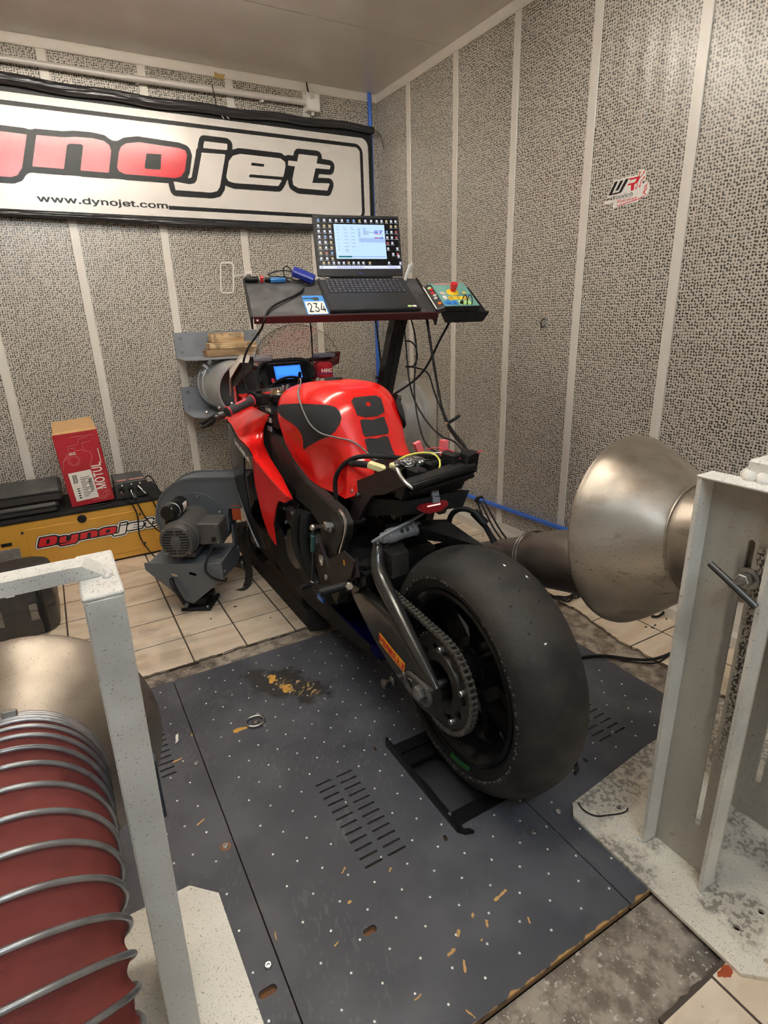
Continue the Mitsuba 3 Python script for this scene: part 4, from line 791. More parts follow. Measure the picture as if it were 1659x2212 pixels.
# ================================================================ exhaust extraction, right
def specks(p, s=90, lo=.74, k=1.0): return smoothstep(lo, lo+.05, noise(p.x*s, p.y*s, p.z*s*.6))*k
def stand_col(p, n, uv):
    c = mi.Color3f(0.62, 0.60, 0.545)*(.88+.24*fbm(p.x*9, p.y*9, p.z*9))
    c = c*(1-.30*smoothstep(.5, .8, fbm(p.x*5+7, p.y*5, p.z*5, octaves=4)))
    c = mix(c, (0.10, 0.085, 0.07), specks(p, 560, .80)*.6)
    return mix(c, (0.14, 0.12, 0.10), specks(p, 260, .90)*.7)
pm('mat_stand', stand_col, 0.42)
def web_col(p, n, uv):
    c = mi.Color3f(0.36, 0.335, 0.285)*(.8+.4*fbm(p.x*9, p.y*22, p.z*3))
    c = mix(c, (0.05, 0.04, 0.035), specks(p, 520, .80)*.6)
    g = smoothstep(.018, .006, dr.abs(p.y-.512+(fbm(p.z*18, 3.0, 1.0)-.5)*.012))*smoothstep(.20, .55, p.z)
    g2 = smoothstep(.011, .004, dr.abs(p.y-.483+(fbm(p.z*18, 9.0, 1.0)-.5)*.006))*smoothstep(.2, .5, p.z)*smoothstep(.38, .58, fbm(p.y*420, p.z*260, 3.0))
    c = mix(c, (0.035, 0.030, 0.028), g*.55*smoothstep(.80, .74, p.z)); return mix(c, (0.02, 0.018, 0.017), g2*smoothstep(.81, .78, p.z))
pm('mat_standweb', web_col, 0.45)
def bp_col(p, n, uv):
    c = stand_col(p, n, uv)*mi.Color3f(1.10, 1.05, .97)
    d = smoothstep(.46, .72, fbm(p.x*14, p.y*14, 1.0, octaves=5)+.26*smoothstep(.66, .76, p.y+.25*(p.x-1.0)))
    g = smoothstep(.45, .62, fbm(p.x*130, p.y*130, 4.0))
    return mix(c, (0.12, 0.10, 0.08), d*(.32+.45*g))
pm('mat_baseplate', bp_col, 0.48)
rs = thing('exhaust_stand', 'tall grey channel stand with a slotted web on a dirty base plate at the right', 'stand')
add('base_plate', extr(Polygon([(.928, .732), (.956, .761), (1.30, .795), (1.75, .795), (1.75, .18), (1.03, .262), (.958, .284), (.921, .315)]).difference(union_all([Point(a).buffer(.0065) for a in ((1.045, .69), (1.075, .36), (1.0, .367), (.985, .30))])), .008, .0006), 'mat_baseplate', rs, smooth=False)
def chan(x, y0, y1, ztop, sgn, fl=.045, tw=.006, sl=True):
    w = Polygon([(y0, .0095), (y1, .0095), (y1, ztop), (y0, ztop)])
    if sl: w = w.difference(LineString([(.504, .125), (.504, ztop-.11)]).buffer(.0068)).difference(affinity.rotate(slot(.552, .055, .022, .010), -60))
    web = prism(w, x-tw/2, x+tw/2, 0)
    fl_ = [hull([(x-sgn*tw/2, yy, .0095), (x+sgn*fl, yy, .0095), (x-sgn*tw/2, yy+d, .0095), (x+sgn*(fl-.002), yy+d, .0095), (x-sgn*tw/2, yy, ztop), (x+sgn*fl, yy, ztop), (x-sgn*tw/2, yy+d, ztop), (x+sgn*(fl-.002), yy+d, ztop)]) for yy, d in ((y0, .009), (y1-.009, .009))]
    return web, fl_
def upright(par, x, y0, y1, ztop, sgn, wm, fm, sl=True):
    w, f = chan(x, y0, y1, ztop, sgn, sl=sl)
    add('web', w, wm, par, smooth=False)
    for g in f: add('flange', g, fm, par, smooth=False)
    add('top_cap', rbox((min(x-sgn*.004, x+sgn*.046), y0-.001, ztop), (max(x-sgn*.004, x+sgn*.046), y1+.001, ztop+.006), .002), fm, par)
upright(rs, 1.052, .449, .599, .905, -1, 'mat_standweb', 'mat_stand')
upright(rs, 1.293, .449, .599, .905, 1, 'mat_standweb', 'mat_stand')
add('cross_arm', rbox((1.055, .492, .9115), (1.60, .540, .945), .004), 'mat_stand', rs)
add('weld_bead', cat(*[trimesh.creation.icosphere(2, .012).apply_translation((1.056+.012*math.sin(i*2.1), .486+.008*i, .914)) for i in range(8)]), 'mat_stand', rs, kind='stuff')
for p in ((1.006, .601, .012), (1.052, .452, .014), (1.012, .452, .012)): add('foot_weld', mv(trimesh.creation.icosphere(2, .0055), p), 'mat_stand', rs)
k = thing('clamp_screw', 'black T-handle clamp screw with a washer in the slot of the right grey stand', 'clamp screw')
add('washer', cyl((1.0485, .498, .728), (1.044, .498, .728), .021, 24), 'mat_steel', k)
add('bolt_shaft', cyl((1.044, .498, .728), (.995, .498, .728), .0085, 16), 'mat_steel', k)
add('nut', mv(lathe([(0, 0), (.013, 0), (.014, .002), (.014, .014), (.012, .016), (0, .016)], 6), (1.040, .498, .728), axis_R((-1, 0, 0))), 'mat_steel', k)
add('t_bar', tube([(1.0, .545, .752), (.998, .498, .729), (.998, .452, .704)], .0062, 10, smooth=False), 'mat_darksteel', k)
def horn_col(p, n, uv):
    c = mix((0.27, 0.232, 0.19), (0.45, 0.395, 0.33), smoothstep(.3, .7, fbm(p.x*7, p.y*7, p.z*7, octaves=4)))
    st = smoothstep(.60, .72, fbm(p.x*16, p.y*16, p.z*26, octaves=4)); c = mix(c, (0.20, 0.155, 0.115), st*.40)
    dk = smoothstep(.80, .86, noise(p.x*90+p.z*60, p.y*110, p.z*190-p.x*70)); c = mix(c, (0.03, 0.025, 0.02), dk*.8*smoothstep(.80, .58, p.z)*smoothstep(.8, .9, p.x)*smoothstep(.40, .60, noise(p.x*9, p.y*9, p.z*9)))
    d2 = smoothstep(.80, .86, noise(p.x*420, p.y*420, p.z*420)); return mix(c, (0.14, 0.11, 0.09), d2*.45)
pm('mat_horn', horn_col, lambda p, n, uv: .30+.22*fbm(p.x*14, p.y*14, p.z*14), metallic=0.85, bump=lambda p, n, uv: fbm(p.x*6, p.y*6, p.z*6), bscale=.012, eps=2e-3)
HP = [(.228, -.003), (.231, .0), (.2305, .006), (.226, .016), (.215, .036), (.197, .063), (.174, .096), (.151, .128), (.136, .149), (.128, .158), (.124, .163)]
def horn(par, C, R, tail=.42):
    """extraction bell: opening at C facing along the local -z of R; neck and pipe behind"""
    out = HP; inn = [(r-.0022, z) for r, z in HP[::-1]]
    add('bell', mv(lathe(out+inn, 96, closed=True), C, R), 'mat_horn', par, smooth=60)
    add('weld_ring', mv(torus((0, 0, .163), .1225, .0030, (0, 0, 1), 72, 8), C, R), 'mat_horn', par)
    add('pipe', mv(lathe([(.1205, .163), (.1165, .175), (.1165, .163+tail), (.114, .163+tail), (.114, .163)], 64, closed=True), C, R), 'mat_horn', par)
def look_R(d):  # local z along d
    d = np.asarray(d, float)/np.linalg.norm(d); a = np.cross([0, 0, 1.0], d); a /= np.linalg.norm(a); return np.stack([a, np.cross(d, a), d], 1)
k = thing('exhaust_bell', 'large round galvanised extraction bell facing the muffler, held by the right grey stand', 'extraction bell')
horn(k, (1.172, .835, .690), look_R((.02, -1, .18)), .42)
k = thing('floor_cable', 'black cable running across the deck edge to the tiles beneath the bell', 'cable')
add('lead', tube([(1.02, 1.26, .006), (1.25, 1.26, .006), (1.488, 1.205, .006), (1.556, 1.175, .006), (1.614, 1.131, .000), (1.678, 1.073, .002), (1.754, 1.053, .006), (1.85, 1.05, .006), (2.0, 1.02, .006)], .0052, 8), 'mat_rubber', k)
k = thing('floor_cable', 'second thin black cable crossing beside the thicker one on the concrete', 'cable')
add('lead', tube([(1.55, 1.172, .004), (1.63, 1.10, -.004), (1.68, 1.05, .0), (1.75, 1.047, .005), (1.9, 1.03, .005)], .0032, 7), 'mat_rubber', k)
k = thing('cable_loop', 'grey looped cable end with a plug on the tiles by the right wall', 'cable')
add('lead', tube([(1.93, 1.29, .01), (1.97, 1.30, .02), (2.0, 1.28, .03), (2.01, 1.25, .025), (1.985, 1.24, .012), (1.95, 1.26, .008)], .005, 8), 'mat_rubber', k)
add('plug', cyl((1.90, 1.285, .010), (1.935, 1.28, .012), .010, 12), 'mat_darksteel', k)
k = thing('floor_lead_bundle', 'bundle of thin black leads on the tiles behind the rear wheel', 'cable bundle')
for i in range(4): add('lead', tube([(1.55+.02*i, 1.66, .006), (1.66+.01*i, 1.60+.02*i, .02+.008*i), (1.74, 1.58-.02*i, .018), (1.79+.02*i, 1.545+.01*i, .012), (1.86, 1.545-.03*i, .006)], .004, 7), 'mat_rubber', k)
k = thing('wire_offcut', 'thin black curved wire offcut lying on the right base plate', 'wire')
add('wire', tube([(.969, .752, .0105), (.962, .728, .0105), (.972, .703, .0105), (.997, .689, .0105), (1.037, .673, .0105), (1.060, .676, .0105)], .0018, 6), 'mat_black', k)
r_ = np.random.default_rng(11)
spots = [(1.992, 1.22), (1.867, 1.223), (1.885, 1.205), (1.91, 1.213), (1.93, 1.10), (1.95, 1.14), (1.80, 1.33), (1.96, 2.35), (1.90, 2.10), (1.94, 2.12), (.40, 2.25), (.62, 2.12), (1.30, 2.7), (.52, 2.30), (1.98, 1.16), (1.70, 2.2)]
for i, (x, y) in enumerate(spots):
    a = rng.uniform(0, 6.3); l = rng.uniform(.008, .018)
    m = mv(hull(np.array([(-l/2, -.003, 0), (l/2, -.002, 0), (l/2, .003, 0), (-l/2, .002, 0), (-.2*l, 0, .004), (.3*l, .001, .0035)])), (x, y, .0002), rotz(a))
    where = 'beneath the grey bell by the right wall' if x > 1.75 and y < 1.5 else 'by the blue pipe at the right wall' if x > 1.6 else 'between the blower and the deck' if x < .8 else 'behind the motorcycle front wheel'
    add('rubber_crumb', m, 'mat_rubber', label='small black rubber crumb on the tiles '+where, cat='debris', group='rubber crumbs on the tiles '+where)

# ================================================================ extraction, left foreground
lsd = thing('exhaust_stand', 'tall pale grey channel post with a welded side arm in the left foreground', 'stand')
add('base_plate', extr(Polygon([(.108, .994), (.056, 1.046), (-.30, 1.042), (-.36, .99), (-.36, .50), (.118, .50)]).difference(Point(-.01, .66).buffer(.008)), .008, .0006), 'mat_standbright', lsd, smooth=False)
pm('mat_standbright', lambda p, n, uv: mix(mi.Color3f(0.70, 0.665, 0.575)*(.9+.2*fbm(p.x*10, p.y*10, p.z*10)), (0.12, 0.10, 0.08), (specks(p, 560, .82)*.7)), 0.42)
def lean(m): m = m.copy(); m.vertices[:, 0] += .0155*(m.vertices[:, 2]-.02)/.86; return m
_add = add
def add_lean(n, m, mt, par, **k): return _add(n, lean(m), mt, par, **k)
add = add_lean
upright(lsd, -.0305, .745, .905, .878, 1, 'mat_stand', 'mat_stand', sl=False)
add('face_plate', rbox((-.0325, .7435, .0095), (.0140, .7465, .878), .001), 'mat_stand', lsd)
add = _add
add('cross_arm', hull([(x, y, z) for x in (-.75, -.03) for y in (.805, .842) for z in (.8845, .905)]+[(.012, .808, .8845), (.018, .842, .8845), (-.012, .806, .904), (-.004, .842, .904)]), 'mat_stand', lsd)
add('weld_bead', cat(*[trimesh.creation.icosphere(2, .006).apply_translation((.016+.003*math.sin(i), .800+.008*i, .883)) for i in range(6)]), 'mat_stand', lsd, kind='stuff')
k = thing('exhaust_bell', 'large galvanised extraction bell behind the left post, with a red hose attached', 'extraction bell')
HC = np.array([-.164, 1.116, .424]); HD = np.array([-.043, -.949, .311]); HR = look_R(HD)
horn(k, HC, HR, .06)
add('handle_plate', hull(np.concatenate([[(.028, y, z), (.036, y, z)] for y, z in ((.985, .30), (.985, .43), (.972, .445), (.955, .44), (.955, .31), (.97, .292))])), 'mat_navygrey', k)
plain('mat_navygrey', (0.028, 0.034, 0.048), 0.5)
hs = thing('extraction_hose', 'thick red fabric hose with a steel wire helix in the left foreground', 'hose')
HDn = HD/np.linalg.norm(HD); N0 = HC+HDn*.175
hp = [N0, (-.170, .85, .512), (-.169, .75, .525), (-.170, .66, .510), (-.174, .58, .470), (-.180, .505, .395), (-.186, .45, .29), (-.19, .415, .16), (-.19, .40, .014)]
hp = spl(hp, 24); hs_ = np.r_[0, np.cumsum(np.linalg.norm(np.diff(hp, axis=0), axis=1))]
L_ = hs_[-1]; NS = 520; ss = np.linspace(0, L_, NS); P_ = np.stack([np.interp(ss, hs_, hp[:, i]) for i in range(3)], 1)
t_ = np.gradient(P_, axis=0); t_ /= np.linalg.norm(t_, axis=1, keepdims=True)
A_ = np.array([1.0, 0, 0])-t_*(t_[:, :1]); A_ /= np.linalg.norm(A_, axis=1, keepdims=True); B_ = np.cross(t_, A_)
pitch = np.interp(ss, [0, .035, .06, L_], [.013, .014, .033, .037]); phs = np.r_[0, np.cumsum(2*math.pi/pitch[1:]*np.diff(ss))]
NA = 120; ph = np.arange(NA)*2*math.pi/NA
HRAD = .1275
sag = (1-np.cos(phs[:, None]-ph[None, :]))/2
pt = P_[:, None]*60; wr = meshkit.fbm(np.stack(np.broadcast_arrays(np.cos(ph)[None]*5, np.sin(ph)[None]*5, ss[:, None]*26), -1), 3, 4)-.5
rad = HRAD-.0075*np.sqrt(sag)*np.minimum(1, pitch/.03)[:, None]**1.5+.011*wr*sag
fab = P_[:, None]+rad[..., None]*(np.cos(ph)[None, :, None]*A_[:, None]+np.sin(ph)[None, :, None]*B_[:, None])
def fabric_col(p, n, uv):
    w = dr.sin(p.x*2600)*dr.sin(p.z*2600+p.y*1500)
    return mi.Color3f(0.165, 0.030, 0.024)*(.78+.10*w+.45*fbm(p.x*18, p.y*18, p.z*18, octaves=4))
pm('mat_hosefabric', fabric_col, 0.72, bump=lambda p, n, uv: dr.sin(p.x*2600)*dr.sin(p.z*2600+p.y*1500), bscale=.0004, eps=2e-4)
add('fabric', rings(fab), 'mat_hosefabric', hs, smooth=True)
hel = P_+(HRAD+.002)*(np.cos(phs)[:, None]*A_+np.sin(phs)[:, None]*B_)
uu = np.linspace(0, 1, 2600); sp_ = np.interp(uu, np.linspace(0, 1, NS), ss); q = lambda M: np.stack([np.interp(sp_, ss, M[:, i]) for i in range(3)], 1)
pu = np.interp(sp_, ss, phs); hel = q(P_)+(HRAD+.0015)*(np.cos(pu)[:, None]*q(A_)+np.sin(pu)[:, None]*q(B_))
pm('mat_helix', lambda p, n, uv: mi.Color3f(0.30, 0.30, 0.30)*(.5+.9*fbm(p.x*40, p.y*40, p.z*40)), 0.34, metallic=0.7)
add('wire_helix', tube(hel, .0042, 8, smooth=False), 'mat_helix', hs, smooth=True)
for d, w in ((.006, .010), (.026, .008)):
    c = HC+HDn*(.178+d)
    add('hose_clamp', mv(lathe([(HRAD+.002, 0), (HRAD+.0045, 0), (HRAD+.0045, w), (HRAD+.002, w)], 72, closed=True), c, HR), 'mat_helix', hs)
    for ang in ((.38, .62) if d < .01 else ()):
        a, b, _ = HR[:, 0], HR[:, 1], 0
        dirv = math.cos(math.pi/2+ang-.45)*a+math.sin(math.pi/2+ang-.45)*b
        add('clamp_screw_block', mv(rbox((-.011, -.0045, -.004), (.011, .0045, .010), .002), c+HDn*w/2+dirv*(HRAD+.006), np.stack([np.cross(HDn, dirv), HDn, dirv], 1)), 'mat_steel', hs)
# ================================================================ the motorcycle: local frame u right, s forward from the rear axle, z up
YAWB, BX, BY = .023, .846, 1.0136
MBK = np.array([[math.cos(YAWB), math.sin(YAWB), 0], [-math.sin(YAWB), math.cos(YAWB), 0], [0, 0, 1.0]])
def bk(m): return mv(m, (BX, BY, 0), MBK)
def bp3(u, s, z): return np.array([BX, BY, 0])+MBK @ np.array([u, s, z])
mc = thing('motorcycle', 'red and black racing motorcycle with slick tyres standing on the black deck, its seat removed', 'motorcycle')
def P(name, m, mt, par=None, smooth=35, **k): return add(name, bk(m), mt, par or mc, smooth=smooth, **k)
def mirror(m): m = m.copy(); m.vertices[:, 0] *= -1; m.faces = m.faces[:, ::-1]; return m
def both(name, m, mt, par=None, **k): P(name, m, mt, par, **k); P(name, mirror(m), mt, par, **k)
scene['mat_red'] = {'type': 'twosided', 'bsdf': {'type': 'principled', 'base_color': rgb(.78, .010, .008), 'roughness': .22, 'clearcoat': 1.0, 'clearcoat_gloss': .97, 'specular': .5}}
scene['mat_darkred'] = {'type': 'twosided', 'bsdf': {'type': 'principled', 'base_color': rgb(.16, .006, .010), 'roughness': .2, 'clearcoat': 1.0, 'clearcoat_gloss': .95}}
def carbon_col(p, n, uv):
    a = (p.y*.8+p.x*.6+p.z*.0)*420; b = (p.z+p.x*.2)*420
    h_ = (dr.floor(a)+dr.floor(b))*.5; w = dr.select(h_-dr.floor(h_) < .25, 1.0, .0)*.5+.5*(.5+.5*dr.sin((a+b)*1.57))
    return mix((0.005, 0.005, 0.005), (0.026, 0.025, 0.024), w)
scene['mat_carbon'] = {'type': 'twosided', 'bsdf': {'type': 'principled', 'base_color': mikit.proc(carbon_col), 'roughness': .24, 'specular': .3, 'clearcoat': 1.0, 'clearcoat_gloss': .98}}
pm('mat_tyre', lambda p, n, uv: mix((0.012, 0.0117, 0.0118), (0.030, 0.0265, 0.023), smoothstep(.35, .7, fbm(p.x*9, p.y*9, p.z*9)))*(.85+.3*noise(p.x*300, p.y*300, p.z*300)), 0.62, specular=.25, bump=lambda p, n, uv: fbm(p.x*160, p.y*160, p.z*160), bscale=.0012, eps=4e-4)
plain('mat_rim', (0.005, 0.005, 0.0055), 0.2)
pm('mat_frame', lambda p, n, uv: mi.Color3f(0.020, 0.019, 0.0175)*(.75+.6*fbm(p.x*30, p.y*30, p.z*30, octaves=4)), 0.55, specular=.2)
plain('mat_engine', (0.014, 0.014, 0.014), 0.5)
plain('mat_enginegrey', (0.10, 0.095, 0.085), 0.45, metallic=0.5)
plain('mat_alu', (0.62, 0.62, 0.60), 0.28, metallic=1.0)
plain('mat_gold', (0.62, 0.48, 0.25), 0.28, metallic=1.0)
plain('mat_chain', (0.20, 0.185, 0.16), 0.38, metallic=0.85)
plain('mat_subframe', (0.020, 0.015, 0.015), 0.5)
plain('mat_titan', (0.17, 0.145, 0.125), 0.36, metallic=0.7)
plain('mat_bluepan', (0.012, 0.018, 0.20), 0.35)
plain('mat_pad', (0.026, 0.026, 0.028), 0.85)
plain('mat_yellowdecal', srgb(235, 165, 30), 0.4)

def loft(st, n=10, m=40, caps=True):
    """closed symmetric loft. st: list of (s, [(u, z) from the top centre to the bottom edge])"""
    S = np.array([a for a, _ in st]); Pf = []
    for s, pr in st:
        pr = np.array(pr, float); t = np.r_[0, np.cumsum(np.linalg.norm(np.diff(pr, axis=0), axis=1))]; t /= t[-1]
        full = np.vstack([pr[::-1]*[-1, 1], pr[1:]]); tt = np.r_[-t[::-1], t[1:]]
        Pf.append(CubicSpline(tt, full)(np.linspace(-1, 1, 2*m+1)))
    Pf = np.array(Pf); o = np.argsort(S); x = np.linspace(S.min(), S.max(), n*(len(S)-1)+1)
    from scipy.interpolate import PchipInterpolator
    Q = PchipInterpolator(S[o], Pf[o], axis=0)(x)
    ring = np.stack([Q[..., 0], np.broadcast_to(x[:, None], Q.shape[:2]), Q[..., 1]], -1)
    return rings(ring)
def decal(mesh, poly, org, ax, ay, dirn, off=.0012, step=.012, th=.0008):
    """thin patch: poly in the plane (org, ax, ay), projected along dirn on the mesh"""
    ax, ay, dirn = (np.asarray(v, float)/np.linalg.norm(v) for v in (ax, ay, dirn)); out = []
    for g in getattr(poly, 'geoms', [poly]):
        bd = np.vstack([np.array(r.segmentize(step).coords)[:-1] for r in [g.exterior, *g.interiors]])
        x0, y0, x1, y1 = g.bounds; X, Y = np.meshgrid(np.arange(x0+step/2, x1, step), np.arange(y0+step/2, y1, step)); gi = g.buffer(-step*.4)
        ins = shapely.contains_xy(gi, X.ravel(), Y.ravel()) if gi.area > 0 else np.zeros(X.size, bool)
        pts = np.vstack([bd, np.c_[X.ravel(), Y.ravel()][ins]]); tri = Delaunay(pts).simplices
        c = pts[tri].mean(1); tri = tri[shapely.contains_xy(g, c[:, 0], c[:, 1])]
        o3 = np.asarray(org)+pts[:, :1]*ax+pts[:, 1:]*ay-dirn*.5
        loc, ir, it = mesh.ray.intersects_location(o3, np.broadcast_to(dirn, o3.shape), multiple_hits=False)
        V = np.full((len(pts), 3), np.nan); V[ir] = loc-dirn*off; 
        ok = ~np.isnan(V[:, 0]); tri = tri[ok[tri].all(1)]; V[~ok] = 0
        if len(tri): out.append(trimesh.Trimesh(V, tri, process=False))
    return cat(*out)

# ---------------------------------------------------------------- wheels
AZ = .3135
def alongu(m, s=0., z=0., u=0.): return mv(m, (u, s, z), roty(math.pi/2))       # lathe axis z -> u
def tyre(R, w, d, rin):
    a = np.linspace(-1, 1, 33); out = [(R-d*(1-math.cos(x*math.pi/2)), w*math.sin(x*math.pi/2)) for x in a]
    side = [(R-d-.003, w*.985), (R-d-.005, w*.94), (R-d-.005, w*.70)]
    return out+side+[(r, -x) for r, x in side[::-1]]
def sidewall(R, w, d, rin, q): c = [(R-d-.0045, w*.962), (R-d-.018, w*.935), (rin+.012, w*.86), (rin, w*.83), (rin-.004, w*.78), (rin+.01, w*.72), (R-d-.0045, w*.72)]; return [(r, q*x) for r, x in c]
rw = P('rear_wheel', alongu(lathe([(.232, -.086), (.2345, -.082), (.230, -.078), (.216, -.074), (.202, -.05), (.198, -.03), (.198, .03), (.202, .05), (.216, .074), (.230, .078), (.2345, .082), (.232, .086), (.222, .088), (.208, .076), (.192, .05), (.188, .03), (.188, -.03), (.192, -.05), (.208, -.076), (.222, -.088)], 96, closed=True), 0, AZ), 'mat_rim')
P('tyre', alongu(lathe(tyre(.3294, .0999, .0649, .236), 160, closed=True), 0, AZ), 'mat_tyre', rw, smooth=50)
for q in (-1, 1): P('sidewall', alongu(lathe(sidewall(.3294, .0999, .0649, .236, q), 120, closed=True), 0, AZ), 'mat_rubber', rw, smooth=40)
for i in range(5):
    for q in (-1, 1):
        a0 = math.radians(72*i+20); a1 = a0+q*math.radians(15)
        c, e = np.array([math.cos(a0), math.sin(a0)]), np.array([math.cos(a1), math.sin(a1)])
        pr = [(q*.0, c*.045), (0, c*.09), (0, e*.192)]
        def bar(p, t, w, h, x): nrm = np.array([-t[1], t[0]]); return [(xx, *(p+nrm*ww)) for xx in (x-h, x+h) for ww in (-w, w)]
        m = cat(hull(np.array(bar(c*.045, c, .018, .026, 0)+bar(c*.10+(e-c)*.25*.1, c, .012, .020, 0))), hull(np.array(bar(c*.095+(e-c)*.03, e, .013, .020, 0)+bar(e*.194, e, .010, .018, 0))))
        m.vertices += [0, 0, AZ]; P('spoke', m, 'mat_rim', rw, kind='stuff')
P('hub', alongu(lathe([(.022, -.09), (.045, -.09), (.05, -.08), (.05, -.035), (.062, -.03), (.062, .03), (.05, .035), (.045, .095), (.022, .095)], 40, closed=True), 0, AZ), 'mat_rim', rw)
P('brake_disc', alongu(lathe([(.070, .094), (.110, .094), (.110, .099), (.070, .099)], 64, closed=True), 0, AZ), 'mat_alu', rw)
r_ = np.random.default_rng(5); bl_ = []
for i in range(240):
    t = r_.uniform(0, 2*math.pi); rr = .2650+r_.uniform(-.003, .004); q = trimesh.creation.icosphere(0, r_.uniform(.0014, .0036)); q.apply_scale([.8, 1, 1])
    bl_.append(mv(q, (-.0985-r_.uniform(0, .0012), rr*math.cos(t), AZ+rr*math.sin(t))))
P('rubber_pills', cat(*bl_), 'mat_pills', rw, kind='stuff')
a_ = np.linspace(-1.60, -1.93, 10)
for r0, r1, mt, o, sp in ((.240, .259, 'mat_greenmark', .0, 1.),):
    v = [(-.0945, r*math.cos(t), AZ+r*math.sin(t)) for t in a_ for r in (r0, r1)]; v2 = [(x+.006, y, z) for x, y, z in v]
    P('green_mark', cat(*[hull(v[2*i:2*i+4]+v2[2*i:2*i+4]) for i in range(9)]), mt, rw, kind='stuff')
plain('mat_greenmark', (0.012, 0.075, 0.018), 0.6)
for i in range(9):
    t, x = [(1.25, -.03), (1.1, -.01), (.98, .02), (1.02, -.05), (.86, -.03), (.80, -.045), (1.35, .01), (.70, -.02), (1.2, .04)][i]
    # crumbs stuck to the tread, facing the camera (behind the axle: negative s)
    tt = math.pi-t; r = .3294-.0649*(1-math.cos(math.asin(min(1, abs(x)/.0999))))
    P('stuck_crumb', mv(hull(np.array([(-.004, -.002, 0), (.004, -.0015, 0), (.004, .002, 0), (-.003, .002, 0), (0, 0, .0022)])), (x, r*math.cos(tt), AZ+r*math.sin(tt)), axis_R((0, math.cos(tt), math.sin(tt)))), 'mat_black' if i < 6 else 'mat_white', rw, smooth=False)
plain('mat_pills', (.060, .056, .052), .8)
fw = P('front_wheel', alongu(lathe([(.222, -.05), (.224, -.046), (.20, -.03), (.198, .03), (.224, .046), (.222, .05), (.20, .046), (.188, .03), (.188, -.03), (.20, -.046)], 64, closed=True), 1.455, .305), 'mat_rim')
P('tyre', alongu(lathe(tyre(.300, .060, .05, .226), 96, closed=True), 1.455, .305), 'mat_tyre', fw)
for q in (-1, 1): P('sidewall', alongu(lathe(sidewall(.300, .060, .05, .226, q), 72, closed=True), 1.455, .305), 'mat_rubber', fw)
for i in range(5):
    a = math.radians(72*i); d = np.array([0, math.cos(a), math.sin(a)]); P('spoke', cyl(np.array([0, 1.455, .305])+d*.03, np.array([0, 1.455, .305])+d*.195, .014, 10, r2=.010), 'mat_rim', fw)
for q in (-1, 1): P('brake_disc', alongu(lathe([(.11, 0), (.16, 0), (.16, .005), (.11, .005)], 48, closed=True), 1.455, .305, q*.065), 'mat_alu', fw)
both('fork_leg', cat(cyl((-.105, 1.455, .305), (-.105, 1.30, .62), .030, 20), cyl((-.105, 1.30, .62), (-.105, 1.165, .925), .027, 20)), 'mat_black')

# ---------------------------------------------------------------- chain and sprocket
SP = np.array([.004, .306]); RP = .1325; FS = np.array([.595, .430]); RF = .042
plain('mat_sprocket', (.030, .028, .026), .45, metallic=.5)
spk = P('rear_sprocket', alongu(extr(Polygon([(x*math.cos(t), x*math.sin(t)) for i in range(46) for t, x in ((2*math.pi*(i+.0)/46, RP-.006), (2*math.pi*(i+.30)/46, RP+.003), (2*math.pi*(i+.45)/46, RP+.003), (2*math.pi*(i+.75)/46, RP-.006))]).difference(Point(0, 0).buffer(.062)).difference(union_all([Point(.088*math.cos(t), .088*math.sin(t)).buffer(.016) for t in np.arange(10)*2*math.pi/10+.3])), .006, -.003), SP[0], SP[1], -.115), 'mat_sprocket')
P('carrier', alongu(lathe([(.060, -.02), (.083, -.016), (.088, -.006), (.088, .0), (.060, .02)], 48, closed=True), SP[0], SP[1], -.105), 'mat_sprocket', spk)
for i in range(5):
    t = 2*math.pi*i/5+.35; P('bolt', bolt((-.118, SP[0]+.100*math.cos(t), SP[1]+.100*math.sin(t)), (-1, 0, 0), .0085, .012), 'mat_steel', spk)
# chain path
d = FS-SP; L = np.linalg.norm(d); ph0 = math.atan2(d[1], d[0]); al = math.acos((RP-RF)/L)
def arc(c, r, a0, a1, n): return [c+r*np.array([math.cos(a), math.sin(a)]) for a in np.linspace(a0, a1, n)]
loop_ = arc(SP, RP, ph0+al, ph0+2*math.pi-al, 60)+arc(FS, RF, ph0-al, ph0+al, 20)
loop_ = np.array(loop_+loop_[:1]); ls = np.r_[0, np.cumsum(np.linalg.norm(np.diff(loop_, axis=0), axis=1))]
NL = 2*int(round(ls[-1]/.0160/2)); pos = np.stack([np.interp(np.arange(NL+1)*ls[-1]/NL, ls, loop_[:, k]) for k in (0, 1)], 1); pl_ = ls[-1]/NL
def plate(): g = union_all([Point(-pl_/2, 0).buffer(.0072, quad_segs=4), Point(pl_/2, 0).buffer(.0072, quad_segs=4), sbox(-pl_/2, -.0048, pl_/2, .0048)]); return g
def link(h): 
    pl2 = [prism(plate(), x, x+.0024*(1 if x > 0 else -1), 0) for x in (h, -h)]
    return cat(*pl2, *[cyl((-h-.003, q*pl_/2, 0), (h+.003, q*pl_/2, 0), .0045, 8) for q in (-1, 1)])
LK = [mikit.ply(link(h), 'mat_chain', smooth=25) for h in (.0072, .0048)]
ch = key('chain', mc); lab(ch, label='drive chain')
for i in range(NL):
    a, b = pos[i], pos[i+1]; c = (a+b)/2; t = math.atan2(b[1]-a[1], b[0]-a[0])
    M4 = np.eye(4); M4[:3, :3] = MBK @ rotx(t); M4[:3, 3] = bp3(-.115, c[0], c[1]); put('link', LK[i % 2], M4, ch)
P('front_sprocket', alongu(lathe([(0, -.004), (RF-.004, -.004), (RF-.004, .004), (0, .004)], 30), FS[0], FS[1], -.115), 'mat_darksteel')

